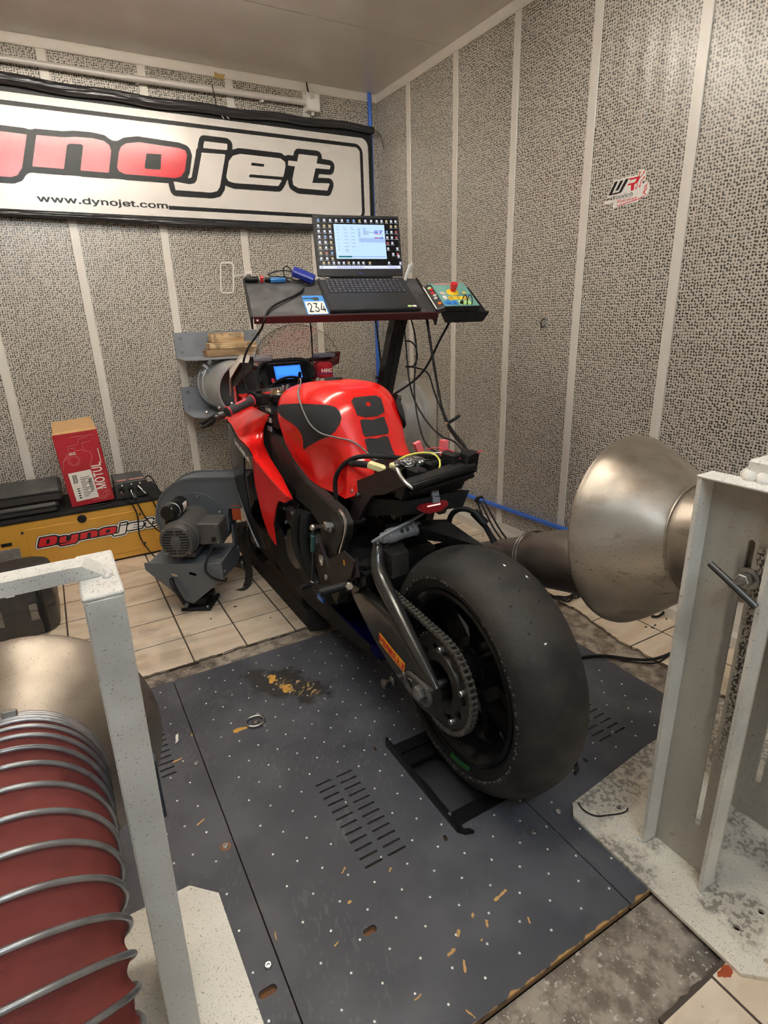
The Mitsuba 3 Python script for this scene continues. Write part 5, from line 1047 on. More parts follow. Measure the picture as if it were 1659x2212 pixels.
# ---------------------------------------------------------------- swingarm
def sup(c, a, b, e, n): t = np.arange(n)*2*np.pi/n; return np.c_[c[0]+a*np.sign(np.cos(t))*np.abs(np.cos(t))**e, c[1]+b*np.sign(np.sin(t))*np.abs(np.sin(t))**e]
def arm(st, n=36):
    st = np.array(st); x = np.linspace(0, 1, 40); t = np.linspace(0, 1, len(st))
    from scipy.interpolate import PchipInterpolator
    q = PchipInterpolator(t, st)(x); R_s = []
    for s, z0, z1, u0, u1 in q:
        p = sup(((u0+u1)/2, (z0+z1)/2), (u1-u0)/2, (z1-z0)/2, .55, n); R_s.append(np.c_[p[:, 0], np.full(n, s), p[:, 1]])
    return rings(R_s)
armL = arm([(.64, .395, .475, -.115, -.055), (.50, .375, .448, -.150, -.070), (.40, .345, .425, -.166, -.125), (.32, .305, .425, -.170, -.130), (.26, .280, .430, -.172, -.132), (.19, .255, .425, -.172, -.132), (.11, .235, .395, -.171, -.134), (.03, .222, .348, -.169, -.136), (-.03, .240, .318, -.165, -.140)])
sw = P('swingarm', armL, 'mat_carbon'); P('right_arm', mirror(armL), 'mat_carbon', sw)
P('cross_member', cat(rbox((-.14, .40, .36), (.14, .62, .50), .02)), 'mat_black', sw)
P('shock_tower', hull([(u, s, z) for u, s, z in ((-.125, .36, .48), (-.06, .36, .48), (-.12, .25, .50), (-.07, .24, .51), (-.125, .31, .575), (-.05, .33, .585), (-.12, .25, .570), (-.07, .24, .575))]), 'mat_carbon', sw)
P('upper_tube', tube([(-.128, .318, .592), (-.140, .296, .560), (-.150, .272, .520), (-.153, .20, .468), (-.154, .13, .422), (-.154, .05, .370), (-.152, -.028, .316)], [.013, .019, .022, .022, .020, .016, .009], 16), 'mat_carbon', sw, smooth=60)
P('chain_guard', hull([(u, s, z) for u in (-.1765, -.150) for s, z in ((.44, .42), (.36, .495), (.30, .505), (.31, .47), (.40, .40))]), 'mat_blackgloss', sw)
P('guard_bolt', bolt((-.177, .375, .452), (-1, 0, 0), .011, .005), 'mat_black', sw)
P('axle_block', rbox((-.180, -.028, .268), (-.160, .052, .320), .004), 'mat_darksteel', sw)
P('slot_rim', prism(LineString([(-.005, .294), (.062, .290)]).buffer(.030, quad_segs=8).difference(LineString([(-.005, .294), (.062, .290)]).buffer(.021, quad_segs=8)), -.180, -.172, 0), 'mat_enginegrey', sw)
P('axle_nut', mv(lathe([(0, 0), (.019, 0), (.020, .003), (.020, .012), (.017, .015), (.010, .015), (.010, .004), (0, .004)], 6), (-.180, .004, .298), axis_R((-1, 0, 0))), 'mat_steel', sw)
P('adjuster_bolt', cyl((-.170, .055, .296), (-.170, .105, .290), .006, 10), 'mat_steel', sw)
both('stand_spool', alongu(lathe([(0, .038), (.009, .038), (.0145, .034), (.0145, .028), (.0085, .022), (.0085, .012), (.0145, .006), (.0145, 0), (0, 0)], 24), .165, .232, 0).apply_transform(np.diag([-1, 1, 1, 1])).apply_translation((-.170, 0, 0)), 'mat_darkalu', sw)
pz = Polygon([(.237, .351), (.243, .3155), (.104, .2925), (.096, .3265)])
m = decal(armL, pz, (-.4, 0, 0), (0, 1, 0), (0, 0, 1), (1, 0, 0), .0012, .01); P('tyre_maker_sticker', m, 'mat_yellowdecal', sw, label='yellow sticker with red lettering', smooth=True)
def flat_text(s, x0, x1, z0, z1, sx0, sz0): pass
tm = text_fit('PIRELLI', 0, 0, 1, 1, .0006); v = tm.vertices.copy()
c00, c10, c01 = np.array([.2405, .3195]), np.array([.1035, .2965]), np.array([.2355, .3470])
def tmap(v, base, off):
    q = c00+v[:, :1]*(c10-c00)+v[:, 1:2]*(c01-c00); loc, ir, _ = base.ray.intersects_location(np.c_[np.full(len(q), -.5), q], np.tile([1., 0, 0], (len(q), 1)), multiple_hits=False)
    o = np.c_[np.full(len(q), -.175), q]; o[ir] = loc; o[:, 0] -= off+v[:, 2]; return o
P('sticker_lettering', trimesh.Trimesh(tmap(v*[1, .72, 1]+[0, .14, 0], armL, .0022), tm.faces, process=False), 'mat_print_red', sw, smooth=False)
P('rear_axle', alongu(lathe([(0, -.19), (.012, -.19), (.012, .19), (0, .19)], 20), .004, .300), 'mat_steel')
P('rear_caliper', hull([(u, s, z) for u in (.075, .125) for s, z in ((.06, .20), (.02, .165), (-.05, .165), (-.08, .20), (-.05, .225), (.05, .235))]), 'mat_titan')
P('caliper_bracket', hull([(u, s, z) for u in (.105, .13) for s, z in ((.03, .25), (-.11, .16), (-.10, .185), (.05, .27))]), 'mat_enginegrey')

# ---------------------------------------------------------------- frame, engine
spar = Polygon([(1.12, .785), (1.0, .770), (.86, .715), (.76, .672), (.60, .652), (.50, .640), (.455, .608), (.478, .55), (.515, .50), (.540, .44), (.515, .35), (.555, .29), (.640, .325), (.668, .42), (.650, .50), (.662, .545), (.74, .572), (.90, .578), (1.12, .555)]).buffer(-.012).buffer(.012, quad_segs=6)
def bevelplate(poly, u0, u1, b=.006):
    """plate seen from the left: outer face at u0 (more negative), bevelled"""
    return cat(prism(poly.buffer(-b), u0, u0+b*.6, 0), prism(poly, u0+b*.6, u1, 0))
sp3 = []
for w, o in ((0.0, -.138), (0.0, -.160), (.005, -.1665), (.016, -.170)):
    sp3.append((poly_ := spar.buffer(-w), o))
both('frame_spar', cat(prism(spar, -.166, -.135, 0), prism(spar.buffer(-.004), -.170, -.166, 0)), 'mat_frame', smooth=False)
P('frame_edge', tube([(-.160, .50, .640), (-.162, .456, .606), (-.162, .474, .556), (-.160, .512, .50), (-.158, .536, .445)], .0065, 10), 'mat_alu')
P('head_stock', rbox((-.135, .98, .56), (.135, 1.14, .79), .03), 'mat_black')
P('pivot_bolt', bolt((-.171, .585, .43), (-1, 0, 0), .022, .006), 'mat_steel'); P('engine_bolt', bolt((-.171, .545, .575), (-1, 0, 0), .018, .014), 'mat_alu')
eng = P('engine', cat(rbox((-.155, .66, .20), (.155, 1.05, .47), .03), rbox((-.15, .80, .44), (.15, 1.10, .66), .03)), 'mat_engine', kind='stuff')
P('clutch_cover', alongu(lathe([(0, -.035), (.055, -.035), (.075, -.025), (.082, -.008), (.082, .01), (0, .01)], 40), .90, .375, -.165), 'mat_enginegrey', eng)
P('sprocket_cover', hull([(u, s, z) for u, e in ((-.178, .012), (-.155, 0)) for s, z in ((.66+e, .36+e), (.78-e, .35+e), (.80-e, .47-e), (.70, .50-e), (.66+e, .46))]), 'mat_engine', eng)
P('side_case', hull([(u, s, z) for u, e in ((-.190, .014), (-.155, 0)) for s, z in ((.82+e, .44+e), (.96-e, .46+e), (.97-e, .535-e), (.86, .545-e))]), 'mat_enginegrey', eng)
for i, (s, z) in enumerate(((.83, .46), (.95, .47), (.955, .525), (.87, .53), (.80, .40), (.97, .40))): P('bolt', bolt((-.190, s, z), (-1, 0, 0), .007, .006), 'mat_steel', eng)
for i, pts in enumerate(([(-.19, .78, .56), (-.205, .80, .50), (-.205, .80, .42), (-.19, .76, .35), (-.17, .70, .30)], [(-.18, .74, .57), (-.195, .745, .50), (-.195, .745, .42), (-.185, .72, .35), (-.165, .66, .30)], [(-.18, .90, .60), (-.2, .92, .56), (-.2, 1.0, .54)], [(-.17, .98, .62), (-.19, 1.0, .57), (-.17, 1.04, .50)])):
    P('coolant_hose', tube(pts, .017 if i < 2 else .013, 12), 'mat_rubber', eng, smooth=60)
for z in (.545, .60): P('injector_body', cyl((-.15, .86, z), (-.15, 1.02, z+.02), .025, 16, b=.004), 'mat_blackgloss', eng)
P('blue_joint', rbox((-.165, .70, .225), (-.13, .75, .25), .004), 'mat_blue', eng)
# rear set, shift linkage
rsx = P('rear_set', prism(Polygon([(.62, .50), (.66, .46), (.645, .36), (.60, .32), (.53, .35), (.40, .44), (.33, .49), (.345, .545), (.42, .49), (.54, .43)]), -.192, -.182, 0), 'mat_subframe')
P('heel_guard', prism(Polygon([(.515, .385), (.36, .475), (.325, .545), (.40, .55), (.53, .47)]), -.200, -.196, 0), 'mat_subframe', rsx)
P('foot_peg', cat(cyl((-.196, .395, .440), (-.280, .412, .428), .0125, 14, b=.002), *[cyl((-.208-.010*i, .3975+.002*i, .4385-.0015*i), (-.212-.010*i, .398+.002*i, .4380-.0015*i), .0148, 12) for i in range(7)]), 'mat_black', rsx, kind='stuff')
P('peg_bolt', mv(lathe([(0, 0), (.014, 0), (.014, .012), (.010, .016), (0, .016)], 6), (-.196, .380, .446), axis_R((-.3, -1, .1))), 'mat_alu', rsx)
P('peg_bracket', hull([(u, s, z) for u in (-.200, -.190) for s, z in ((.42, .46), (.37, .46), (.375, .425), (.41, .42))]), 'mat_subframe', rsx)
P('shift_lever', cat(tube([(-.205, .50, .39), (-.212, .58, .36), (-.215, .66, .335)], .007, 10), cyl((-.215, .66, .335), (-.255, .655, .335), .009, 12)), 'mat_black', rsx, kind='stuff')
P('shift_rod', cyl((-.205, .672, .335), (-.205, .628, .548), .0042, 10), 'mat_darksteel', rsx)
P('rod_sensor', cyl((-.205, .646, .46), (-.205, .632, .525), .0085, 14, b=.002), 'mat_sensor', rsx)
plain('mat_sensor', (.05, .14, .13), .3, metallic=.5)
for s, z in ((.627, .553), (.673, .330)): P('rod_joint', cat(trimesh.creation.icosphere(2, .0115).apply_translation((-.205, s, z)), cyl((-.205, s, z), (-.185, s, z), .006, 10)), 'mat_alu', rsx, kind='stuff')
P('rod_arm', cyl((-.20, .625, .556), (-.18, .555, .575), .006, 10), 'mat_darksteel', rsx)
P('hex_nut', mv(lathe([(0, 0), (.016, 0), (.016, .010), (.012, .014), (0, .014)], 6), (-.182, .548, .580), axis_R((-1, 0, 0))), 'mat_alu', rsx)
P('number_mark', mv(text('8', .016, .0006, False), (-.2008, .405, .505), np.array([[0, 0, -1.], [-1, 0, 0], [0, 1, 0]])), 'mat_yellowdecal', rsx, smooth=False)
P('pivot_cap', cat(bolt((-.193, .60, .445), (-1, 0, 0), .020, .006), bolt((-.193, .565, .395), (-1, 0, 0), .011, .006)), 'mat_alu', rsx, kind='stuff')
rs2 = P('rear_set', prism(Polygon([(.62, .50), (.66, .46), (.645, .36), (.60, .32), (.53, .35), (.40, .44), (.33, .49), (.345, .545), (.42, .49), (.54, .43)]), .182, .192, 0), 'mat_subframe')
P('foot_peg', cyl((.20, .46, .42), (.295, .44, .425), .0125, 14), 'mat_black', rs2)
P('brake_hose', tube([(.15, .36, .57), (.165, .34, .625), (.19, .31, .63), (.215, .28, .60), (.225, .22, .53), (.20, .14, .44)], .0085, 10), 'mat_rubber', rs2, smooth=60)
P('hose_joint', cyl((.20, .30, .625), (.222, .265, .59), .014, 12), 'mat_black', rs2)
P('loose_leads', cat(*[tube([(.205+.01*i, .285, .66), (.215+.012*i, .26-.01*i, .60), (.24+.02*i, .20, .53), (.25+.03*i, .12-.01*i, .545+.01*i)], .0028, 6) for i in range(3)]), 'mat_rubber', rs2, kind='stuff')
P('exhaust_hanger', hull([(u, s, z) for u in (.225, .24) for s, z in ((.42, .43), (.40, .47), (.15, .515), (.09, .545), (.085, .525), (.15, .485))]), 'mat_blackgloss', rs2)

# ---------------------------------------------------------------- exhaust
ms = [(.52, .36, .040, .040), (.38, .425, .046, .046), (.26, .475, .056, .054), (.14, .515, .070, .066), (.04, .552, .080, .076), (-.06, .585, .086, .082), (-.12, .602, .086, .082), (-.150, .610, .078, .074)]
R_s = []
for s, z, a, b in CubicSpline(np.linspace(0, 1, len(ms)), np.array(ms))(np.linspace(0, 1, 44)):
    t = np.arange(40)*2*np.pi/40; q = np.c_[np.cos(t)*a, np.full(40, 0), np.sin(t)*b] @ rotx(-.32).T; R_s.append(q+[.245, s, z])
mf = P('muffler', rings(R_s), 'mat_titan', smooth=50)
for s, z, r in ((.075, .540, .0785), (.062, .545, .0797)): P('band', mv(torus((0, 0, 0), r, .003, (0, 1, -.33), 56, 8), (.245, s, z)), 'mat_titan', mf)
P('outlet', mv(lathe([(.048, -.03), (.060, 0), (.060, .012), (.046, .012), (.046, -.03)], 40, closed=True), (.245, -.152, .611), look_R((0, -1, .33))), 'mat_darksteel', mf)
for s, z in ((.05, .50), (.0, .51)): P('bolt', bolt((.245-.070, s, z), (-1, 0, -.2), .006, .006), 'mat_steel', mf)
P('header_pipe', tube([(.10, 1.0, .22), (.12, .80, .15), (.16, .62, .22), (.22, .56, .34), (.245, .50, .37)], .028, 14), 'mat_titan', mf)

# ---------------------------------------------------------------- tank and pads
tank_m = loft([(1.07, [(0, .925), (.06, .925), (.10, .912), (.118, .880), (.116, .80), (.112, .74)]),
               (.99, [(0, .972), (.085, .968), (.140, .945), (.164, .895), (.162, .82), (.150, .735)]),
               (.87, [(0, .994), (.10, .988), (.160, .962), (.192, .905), (.187, .815), (.158, .700)]),
               (.74, [(0, 1.000), (.095, .992), (.152, .962), (.182, .902), (.172, .80), (.150, .672)]),
               (.655, [(0, .988), (.080, .980), (.130, .946), (.155, .885), (.140, .785), (.134, .662)]),
               (.60, [(0, .952), (.074, .944), (.115, .912), (.132, .862), (.122, .775), (.126, .662)]),
               (.55, [(0, .872), (.070, .866), (.100, .842), (.114, .808), (.114, .752), (.126, .664)]),
               (.50, [(0, .792), (.068, .788), (.098, .774), (.116, .757), (.128, .730), (.140, .675)]),
               (.460, [(0, .762), (.060, .759), (.086, .751), (.098, .740), (.104, .722), (.106, .698)]),
               (.435, [(0, .750), (.040, .748), (.060, .744), (.070, .738), (.074, .728), (.075, .715)])], n=8, m=36)
tank_m.vertices[:, 0] -= .010*np.clip((tank_m.vertices[:, 2]-.7)/.25, 0, 1)
tank = P('tank', tank_m, 'mat_red', smooth=50)
lpn = np.array([-.798, -.249, .549]); lpa, lpb = np.array([.298, -.954, 0]), np.array([.524, .164, .836])
lpad = Polygon([(-.955, .806), (-.938, .798), (-.898, .783), (-.854, .769), (-.799, .756), (-.759, .742), (-.743, .726), (-.744, .710), (-.772, .683), (-.728, .699), (-.670, .719), (-.613, .738), (-.590, .757), (-.583, .781), (-.585, .803), (-.596, .820), (-.612, .828), (-.633, .8285), (-.675, .822), (-.735, .816), (-.829, .814), (-.888, .813), (-.938, .8125)]).buffer(-.004).buffer(.004, quad_segs=5)
lpm = decal(tank_m, lpad, -lpn*0, lpa, lpb, -lpn, .0022, .012)
P('grip_pad', lpm, 'mat_pad', tank, smooth=True); P('grip_pad', mirror(lpm), 'mat_pad', tank, smooth=True)
bax = np.array([0, .62, .785]); bdir = np.array([0, .785, -.62])
for i, (x0, x1, b0, b1) in enumerate(((-.056, .050, 1.061, 1.134), (-.050, .042, .999, 1.0565), (-.052, .036, .915, .9945))):
    c = (x0+x1)/2
    if i == 0: g = Polygon([(x0+.030, b0), (x1-.030, b0), (x1-.004, b0+.012), (x1, b1-.012), (x1-.014, b1), (x0+.014, b1), (x0, b1-.012), (x0+.004, b0+.012)]).difference(Point(c, b1-.030).buffer(.0085))
    else: g = Polygon([(x0+.006, b0), (x1-.006, b0), (x1, b0+.012), (x1-.003, b1-.004+.003*(i == 1)), (x1-.018, b1-.001), (c, b1-.006), (x0+.018, b1-.001), (x0+.003, b1-.003), (x0, b0+.012)])
    P('tank_pad', decal(tank_m, g, (0, 0, 0), (1, 0, 0), bax, bdir, .0022, .008), 'mat_pad', tank, smooth=True)
P('filler_cap', mv(lathe([(0, .008), (.030, .006), (.034, 0), (0, 0)], 32), (0, .86, .996)), 'mat_black', tank)

# ---------------------------------------------------------------- tail
tl_ = P('tail_unit', prism(Polygon([(.60, .700), (.50, .722), (.27, .818), (.235, .818), (.185, .790), (.30, .735), (.37, .715), (.43, .660), (.52, .545), (.56, .515), (.588, .532), (.52, .632), (.505, .662), (.60, .655)]), -.112, -.100, 0), 'mat_subframe')
P('side_plate', mirror(prism(Polygon([(.60, .700), (.50, .722), (.27, .818), (.235, .818), (.185, .790), (.30, .735), (.37, .715), (.43, .660), (.52, .545), (.56, .515), (.588, .532), (.52, .632), (.505, .662), (.60, .655)]), -.112, -.100, 0)), 'mat_subframe', tl_)
P('tray_floor', hull([(u, s, z) for u in (-.10, .10) for s, z in ((.56, .665), (.20, .765), (.20, .775), (.56, .685))]), 'mat_black', tl_)
P('rear_fascia', hull([(-.108, .185, .790), (.092, .165, .825), (-.105, .215, .742), (.080, .20, .745), (-.108, .225, .790), (.092, .21, .825), (-.105, .25, .742), (.08, .23, .745)]), 'mat_black', tl_)
P('rear_rail', tube([(-.098, .172, .786), (.085, .150, .820)], .010, 12, smooth=False), 'mat_blackgloss', tl_)
P('rear_rail', tube([(-.096, .190, .765), (.090, .165, .792)], .009, 12, smooth=False), 'mat_blackgloss', tl_)
P('corner_bracket', hull([(u, s, z) for u, s, z in ((.068, .165, .795), (.100, .160, .80), (.075, .160, .846), (.104, .155, .856), (.068, .22, .79), (.100, .22, .795), (.075, .21, .845), (.104, .21, .852))]), 'mat_blackgloss', tl_)
P('corner_trim', tube([(-.104, .235, .822), (-.106, .185, .795), (-.09, .168, .782)], .0055, 8), 'mat_steel', tl_)
P('undertray', hull([(u, s, z) for u, s, z in ((-.09, .20, .74), (.10, .19, .74), (-.075, .23, .69), (.085, .20, .69), (-.08, .52, .60), (.08, .52, .60), (-.10, .50, .67), (.10, .50, .67))]), 'mat_blackmatt', tl_)
P('battery_box', rbox((-.07, .30, .745), (.06, .44, .80), .006), 'mat_blackgloss', tl_)
P('relay', cat(rbox((.0, .235, .785), (.045, .28, .822), .005)), 'mat_blackgloss', tl_); P('relay', rbox((.05, .20, .80), (.085, .26, .845), .005), 'mat_black', tl_); P('relay', rbox((-.055, .22, .775), (-.015, .275, .812), .005), 'mat_black', tl_)
P('foil_wrap', mv(trimesh.creation.icosphere(3, .030).apply_scale([1.6, 1.2, .55]), (-.025, .30, .815)), 'mat_foil', tl_, smooth=False)
pm('mat_foil', lambda p, n, uv: mi.Color3f(.30)*(.5+.8*noise(p.x*80, p.y*80, p.z*80)), .25, metallic=.8, bump=lambda p, n, uv: noise(p.x*90, p.y*90, p.z*90), bscale=.02)
P('bolt', bolt((-.113, .49, .70), (-1, 0, .2), .013, .014), 'mat_alu', tl_)
P('bolt', bolt((-.113, .455, .695), (-1, 0, .2), .008, .010), 'mat_darksteel', tl_)
li = P('tail_light', mv(loft([(-.0, [(0, .010), (.040, .009), (.046, .0), (.040, -.009), (.0, -.011)]), (.022, [(0, .011), (.042, .010), (.049, .001), (.043, -.009), (.0, -.012)])], n=3, m=12), (-.012, .196, .712)), 'mat_taillight', tl_)
scene['mat_taillight'] = {'type': 'twosided', 'bsdf': {'type': 'principled', 'base_color': rgb(.28, .006, .010), 'roughness': .12, 'clearcoat': 1.0}}
k_ = P('light_strip', rbox((-.036, .1935, .7145), (.006, .1955, .7175), .0005), 'mat_pinkline', li); scene[k_]['emitter'] = emit((1.4, .9, .7))
P('light_bracket', hull([(u, s, z) for u in (-.018, .004) for s, z in ((.192, .722), (.202, .722), (.208, .755), (.200, .755))]), 'mat_greypaint', tl_)
rd_ = np.array([1, 0, .085]); rc_ = np.array([-.062, .300, .612])
rsv = P('shock_reservoir', mv(lathe([(0, -.066), (.008, -.066), (.008, -.062), (.0145, -.061), (.0145, -.045), (.0205, -.043), (.0205, .040), (.023, .042), (.023, .050), (.0155, .052), (.0155, .066), (0, .066)], 28), rc_, axis_R(rd_)), 'mat_silver', label='grey shock reservoir')
plain('mat_silver', srgb(160, 162, 165), 0.34, metallic=0.45)
for x in (-.034, -.027, -.020, .026, .033): P('reservoir_ring', mv(torus((0, 0, 0), .0208, .0016, rd_, 28, 6), rc_+rd_*x), 'mat_greypaint', rsv)
for x in (-.004, .014): P('reservoir_screw', bolt(rc_+rd_*x+[0, -.0165, .011], (0, -.83, .55), .0065, .003), 'mat_darksteel', rsv)
for i in range(12):
    for e in (-.053, .059): P('knurl', mv(rbox((-.0012, .0140, -.007), (.0012, .0162, .007), .0005), rc_+rd_*e, axis_R(rd_) @ rotz(i*math.pi/6)), 'mat_greypaint', rsv)
P('reservoir_hose', tube([(-.135, .315, .600), (-.150, .30, .604), (-.125, .285, .622), (-.06, .275, .646), (.0, .28, .662), (.05, .30, .668)], .0045, 8), 'mat_greypaint')
P('shock_body', cyl((0, .52, .40), (0, .44, .64), .028, 20), 'mat_blackgloss')
P('rear_hugger', hull([(u, s, z) for u, s, z in ((-.05, .42, .60), (.11, .42, .58), (-.04, .30, .635), (.10, .30, .62), (.12, .18, .585), (.11, .40, .55), (-.05, .40, .57), (.13, .14, .575))]), 'mat_blackmatt')
P('valve_cluster', cat(rbox((-.02, .30, .655), (.03, .34, .69), .008), rbox((.05, .27, .65), (.085, .33, .70), .008), cyl((-.07, .33, .66), (-.03, .33, .668), .016, 14)), 'mat_enginegrey', kind='stuff')

# ---------------------------------------------------------------- fairing
def strip(A, Bq, th, n=8):
    """curved sheet between two edge polylines (same count), thickness th"""
    lin = lambda q: np.concatenate([q[i]+(q[i+1]-q[i])*np.linspace(0, 1, n, endpoint=False)[:, None] for i in range(len(q)-1)]+[q[-1:]]); a, b = lin(A), lin(Bq); w = np.linspace(0, 1, 9)[:, None, None]
    G = a*(1-w)+b*w; du = np.gradient(G, axis=0); dv = np.gradient(G, axis=1); nn = np.cross(du, dv); nn /= np.linalg.norm(nn, axis=-1, keepdims=True)+1e-12
    bulge = (np.sin(np.linspace(0, math.pi, 9))[:, None, None])*nn*.003
    F, Bk = G+bulge, G+bulge-nn*th
    ring = np.concatenate([F, Bk[::-1]], 0).transpose(1, 0, 2); return rings(ring)
bi = np.array([(-.175, 1.47, .832), (-.180, 1.08, .866), (-.185, 1.155, .795), (-.190, 1.135, .745), (-.195, 1.06, .705), (-.205, .90, .672), (-.222, .765, .653), (-.235, .690, .638)])
bi = np.array([(-.165, 1.60, .80), (-.175, 1.33, .862), (-.178, 1.085, .862), (-.186, 1.16, .785), (-.190, 1.146, .735), (-.198, 1.05, .700), (-.214, .87, .668), (-.240, .700, .640)])
bo = np.array([(-.225, 1.62, .78), (-.262, 1.352, .797), (-.264, 1.29, .778), (-.265, 1.235, .757), (-.266, 1.088, .745), (-.266, 1.020, .711), (-.265, .852, .681), (-.258, .705, .652)])
sc_ = P('upper_side_cowl', strip(bi, bo, .006, 7), 'mat_red', smooth=60); P('upper_side_cowl', mirror(strip(bi, bo, .006, 7)), 'mat_red', smooth=60)
P('cowl_end', hull([(-.240, .700, .640), (-.262, .712, .655), (-.258, .735, .618), (-.262, .86, .600), (-.262, .87, .675), (-.240, .87, .60)]), 'mat_red', sc_)
r1 = np.array([(-.262, 1.10, .742), (-.262, 1.02, .706), (-.262, .95, .690), (-.260, .86, .672), (-.255, .835, .600)])
def panel(poly, u, bul, th=.005):
    m = prism(poly.segmentize(.03), u, u+th, 0).subdivide().subdivide(); c = np.array(poly.centroid.coords[0]); v = m.vertices
    d = np.linalg.norm(v[:, 1:]-c, axis=1); v[:, 0] -= bul*np.clip(1-(d/.25)**2, 0, 1); return trimesh.Trimesh(v, m.faces)
pr_ = Polygon([(1.10, .745), (1.02, .712), (.88, .682), (.835, .600), (.872, .56), (.930, .475), (.930, .395), (1.005, .415), (1.062, .470), (1.118, .588), (1.125, .690)])
both('lower_side_cowl', panel(pr_, -.245, .008), 'mat_red', smooth=50)
sk = [(1.62, .785), (1.34, .795), (1.24, .755), (1.09, .742), (1.045, .722), (1.16, .69), (1.20, .60), (1.165, .455), (1.05, .395), (1.00, .36), (1.06, .34), (1.20, .40), (1.34, .52), (1.50, .66)]
def curve_in(m, s0=1.28, k=.55): v = m.vertices; sg = np.sign(v[:, 0]); v[:, 0] -= sg*np.clip(v[:, 1]-s0, 0, None)**2*k*np.minimum(1, 2.2); return m
skm = curve_in(prism(Polygon(sk).segmentize(.03), -.272, -.266, 0).subdivide().subdivide())
sk1 = P('outer_cowl', skm, 'mat_blackgloss', smooth=50); P('outer_cowl', mirror(skm), 'mat_blackgloss', smooth=50)
P('cowl_edge', tube([(-.225, 1.50, .66), (-.262, 1.36, .53), (-.271, 1.22, .41), (-.272, 1.08, .34)], .004, 8), 'mat_greypaint', sk1)
tm = text_fit('HONDA', 0, 0, 1, 1, .0006); v = tm.vertices; c0, cx, cy = np.array([1.275, .748]), np.array([-.195, -.044]), np.array([-.010, -.022])
q = c0+v[:, :1]*cx+(1-v[:, 1:2])*cy
P('cowl_lettering', trimesh.Trimesh(np.c_[-.2728-v[:, 2], q], tm.faces[:, ::-1], process=False), 'mat_print_white', sk1, smooth=False)
# upper cowl, screen
uc = Polygon([(1.20, 1.068), (1.34, 1.062), (1.55, .985), (1.72, .895), (1.82, .795), (1.62, .785), (1.50, .852), (1.50, .93), (1.36, .985), (1.22, 1.02)])
ucm = curve_in(prism(uc.segmentize(.03), -.186, -.181, 0).subdivide().subdivide(), 1.5, 1.2); ucm.vertices[:, 0] += .0*ucm.vertices[:, 1]
u1_ = P('upper_cowl', ucm, 'mat_black', smooth=50); u2_ = P('upper_cowl', mirror(ucm), 'mat_darkred', smooth=50)
rp = curve_in(prism(Polygon([(1.51, .93), (1.70, .892), (1.80, .795), (1.62, .79), (1.505, .852)]).segmentize(.03), -.1885, -.1862, 0).subdivide(), 1.5, 1.2); P('red_panel', rp, 'mat_red', u1_)
wi = np.array([(-.192, 1.215, 1.076), (-.192, 1.34, 1.070), (-.191, 1.55, .997), (-.150, 1.73, .905)]); wo = np.array([(-.200, 1.215, 1.046), (-.200, 1.33, 1.040), (-.198, 1.54, .955), (-.160, 1.72, .865)])
P('white_stripe', strip(wi, wo, .004, 5), 'mat_print_white', u1_)
P('nose', loft([(1.50, [(0, .72), (.10, .72), (.16, .76), (.17, .86), (.165, .88)]), (1.70, [(0, .74), (.09, .745), (.13, .78), (.135, .85), (.13, .87)]), (1.86, [(0, .78), (.04, .785), (.06, .80), (.06, .82), (.055, .83)])], n=6, m=16), 'mat_red', u1_)
# windscreen: clear dome
uu = np.linspace(-1, 1, 33); G = []
for w in np.linspace(0, 1, 17):
    row = []
    for t in uu:
        x = .178*t; e = max(0., 1-t*t)
        rear = np.array([x, 1.20+.015*math.sqrt(e), 1.062+.118*e**.62])
        front = np.array([x*(1-.10*e), 1.30+.34*e**.75, 1.045-.055*e])
        m_ = rear*(1-w)+front*w; m_[2] += .035*math.sin(math.pi*w)*e; row.append(m_)
    G.append(row)
G = np.array(G); f = []
for i in range(16):
    for j in range(32): q = i*33+j; f += [(q, q+1, q+34), (q, q+34, q+33)]
scene['glass_screen'] = {'type': 'thindielectric', 'int_ior': 1.22}
wsn = add('windscreen', bk(trimesh.Trimesh(G.reshape(-1, 3), f, process=False)), 'glass_screen', mc, smooth=True)
P('screen_edge', tube(G[0][::2], .0009, 6, smooth=False), 'mat_rubber', wsn)
P('screen_base', tube(G[-1][::2]+[0, .004, -.004], .010, 8, smooth=False), 'mat_black', wsn)
for q in ((-.155, 1.26, 1.075), (.150, 1.26, 1.075)): P('screen_bolt', bolt(q, (np.sign(q[0]), 0, .5), .006, .004), 'mat_steel', wsn)
r_ = np.random.default_rng(21); sp_q = []
for i in range(260):
    w_, t_q = r_.integers(5, 14), r_.integers(13, 27); q = G[w_, t_q]+(G[w_+1, t_q]-G[w_, t_q])*r_.uniform()+(G[w_, t_q+1]-G[w_, t_q])*r_.uniform()
    sp_q.append(mv(trimesh.creation.icosphere(0, r_.uniform(.0008, .0022)).apply_scale([1, 1, .5]), q))
P('dried_spots', cat(*sp_q), 'mat_conduit', wsn, kind='stuff')
for i, c_ in enumerate('WIND'): P('screen_letter', mv(text(c_, .009, .0004), G[3+2*i, 12]+[0, -.0015, 0], np.stack([[1, 0, 0], [0, .35, .94], [0, -.94, .35]], 1)), 'mat_print_black', wsn, smooth=False)
lbl = []
for i, (t, w) in enumerate(((10, 2), (11, 2), (10, 4), (11, 4), (12, 4), (13, 5))): pass
both('mirror_block', cat(rbox((-.175, 1.225, 1.046), (-.10, 1.30, 1.062), .004)), 'mat_greypaint', wsn)
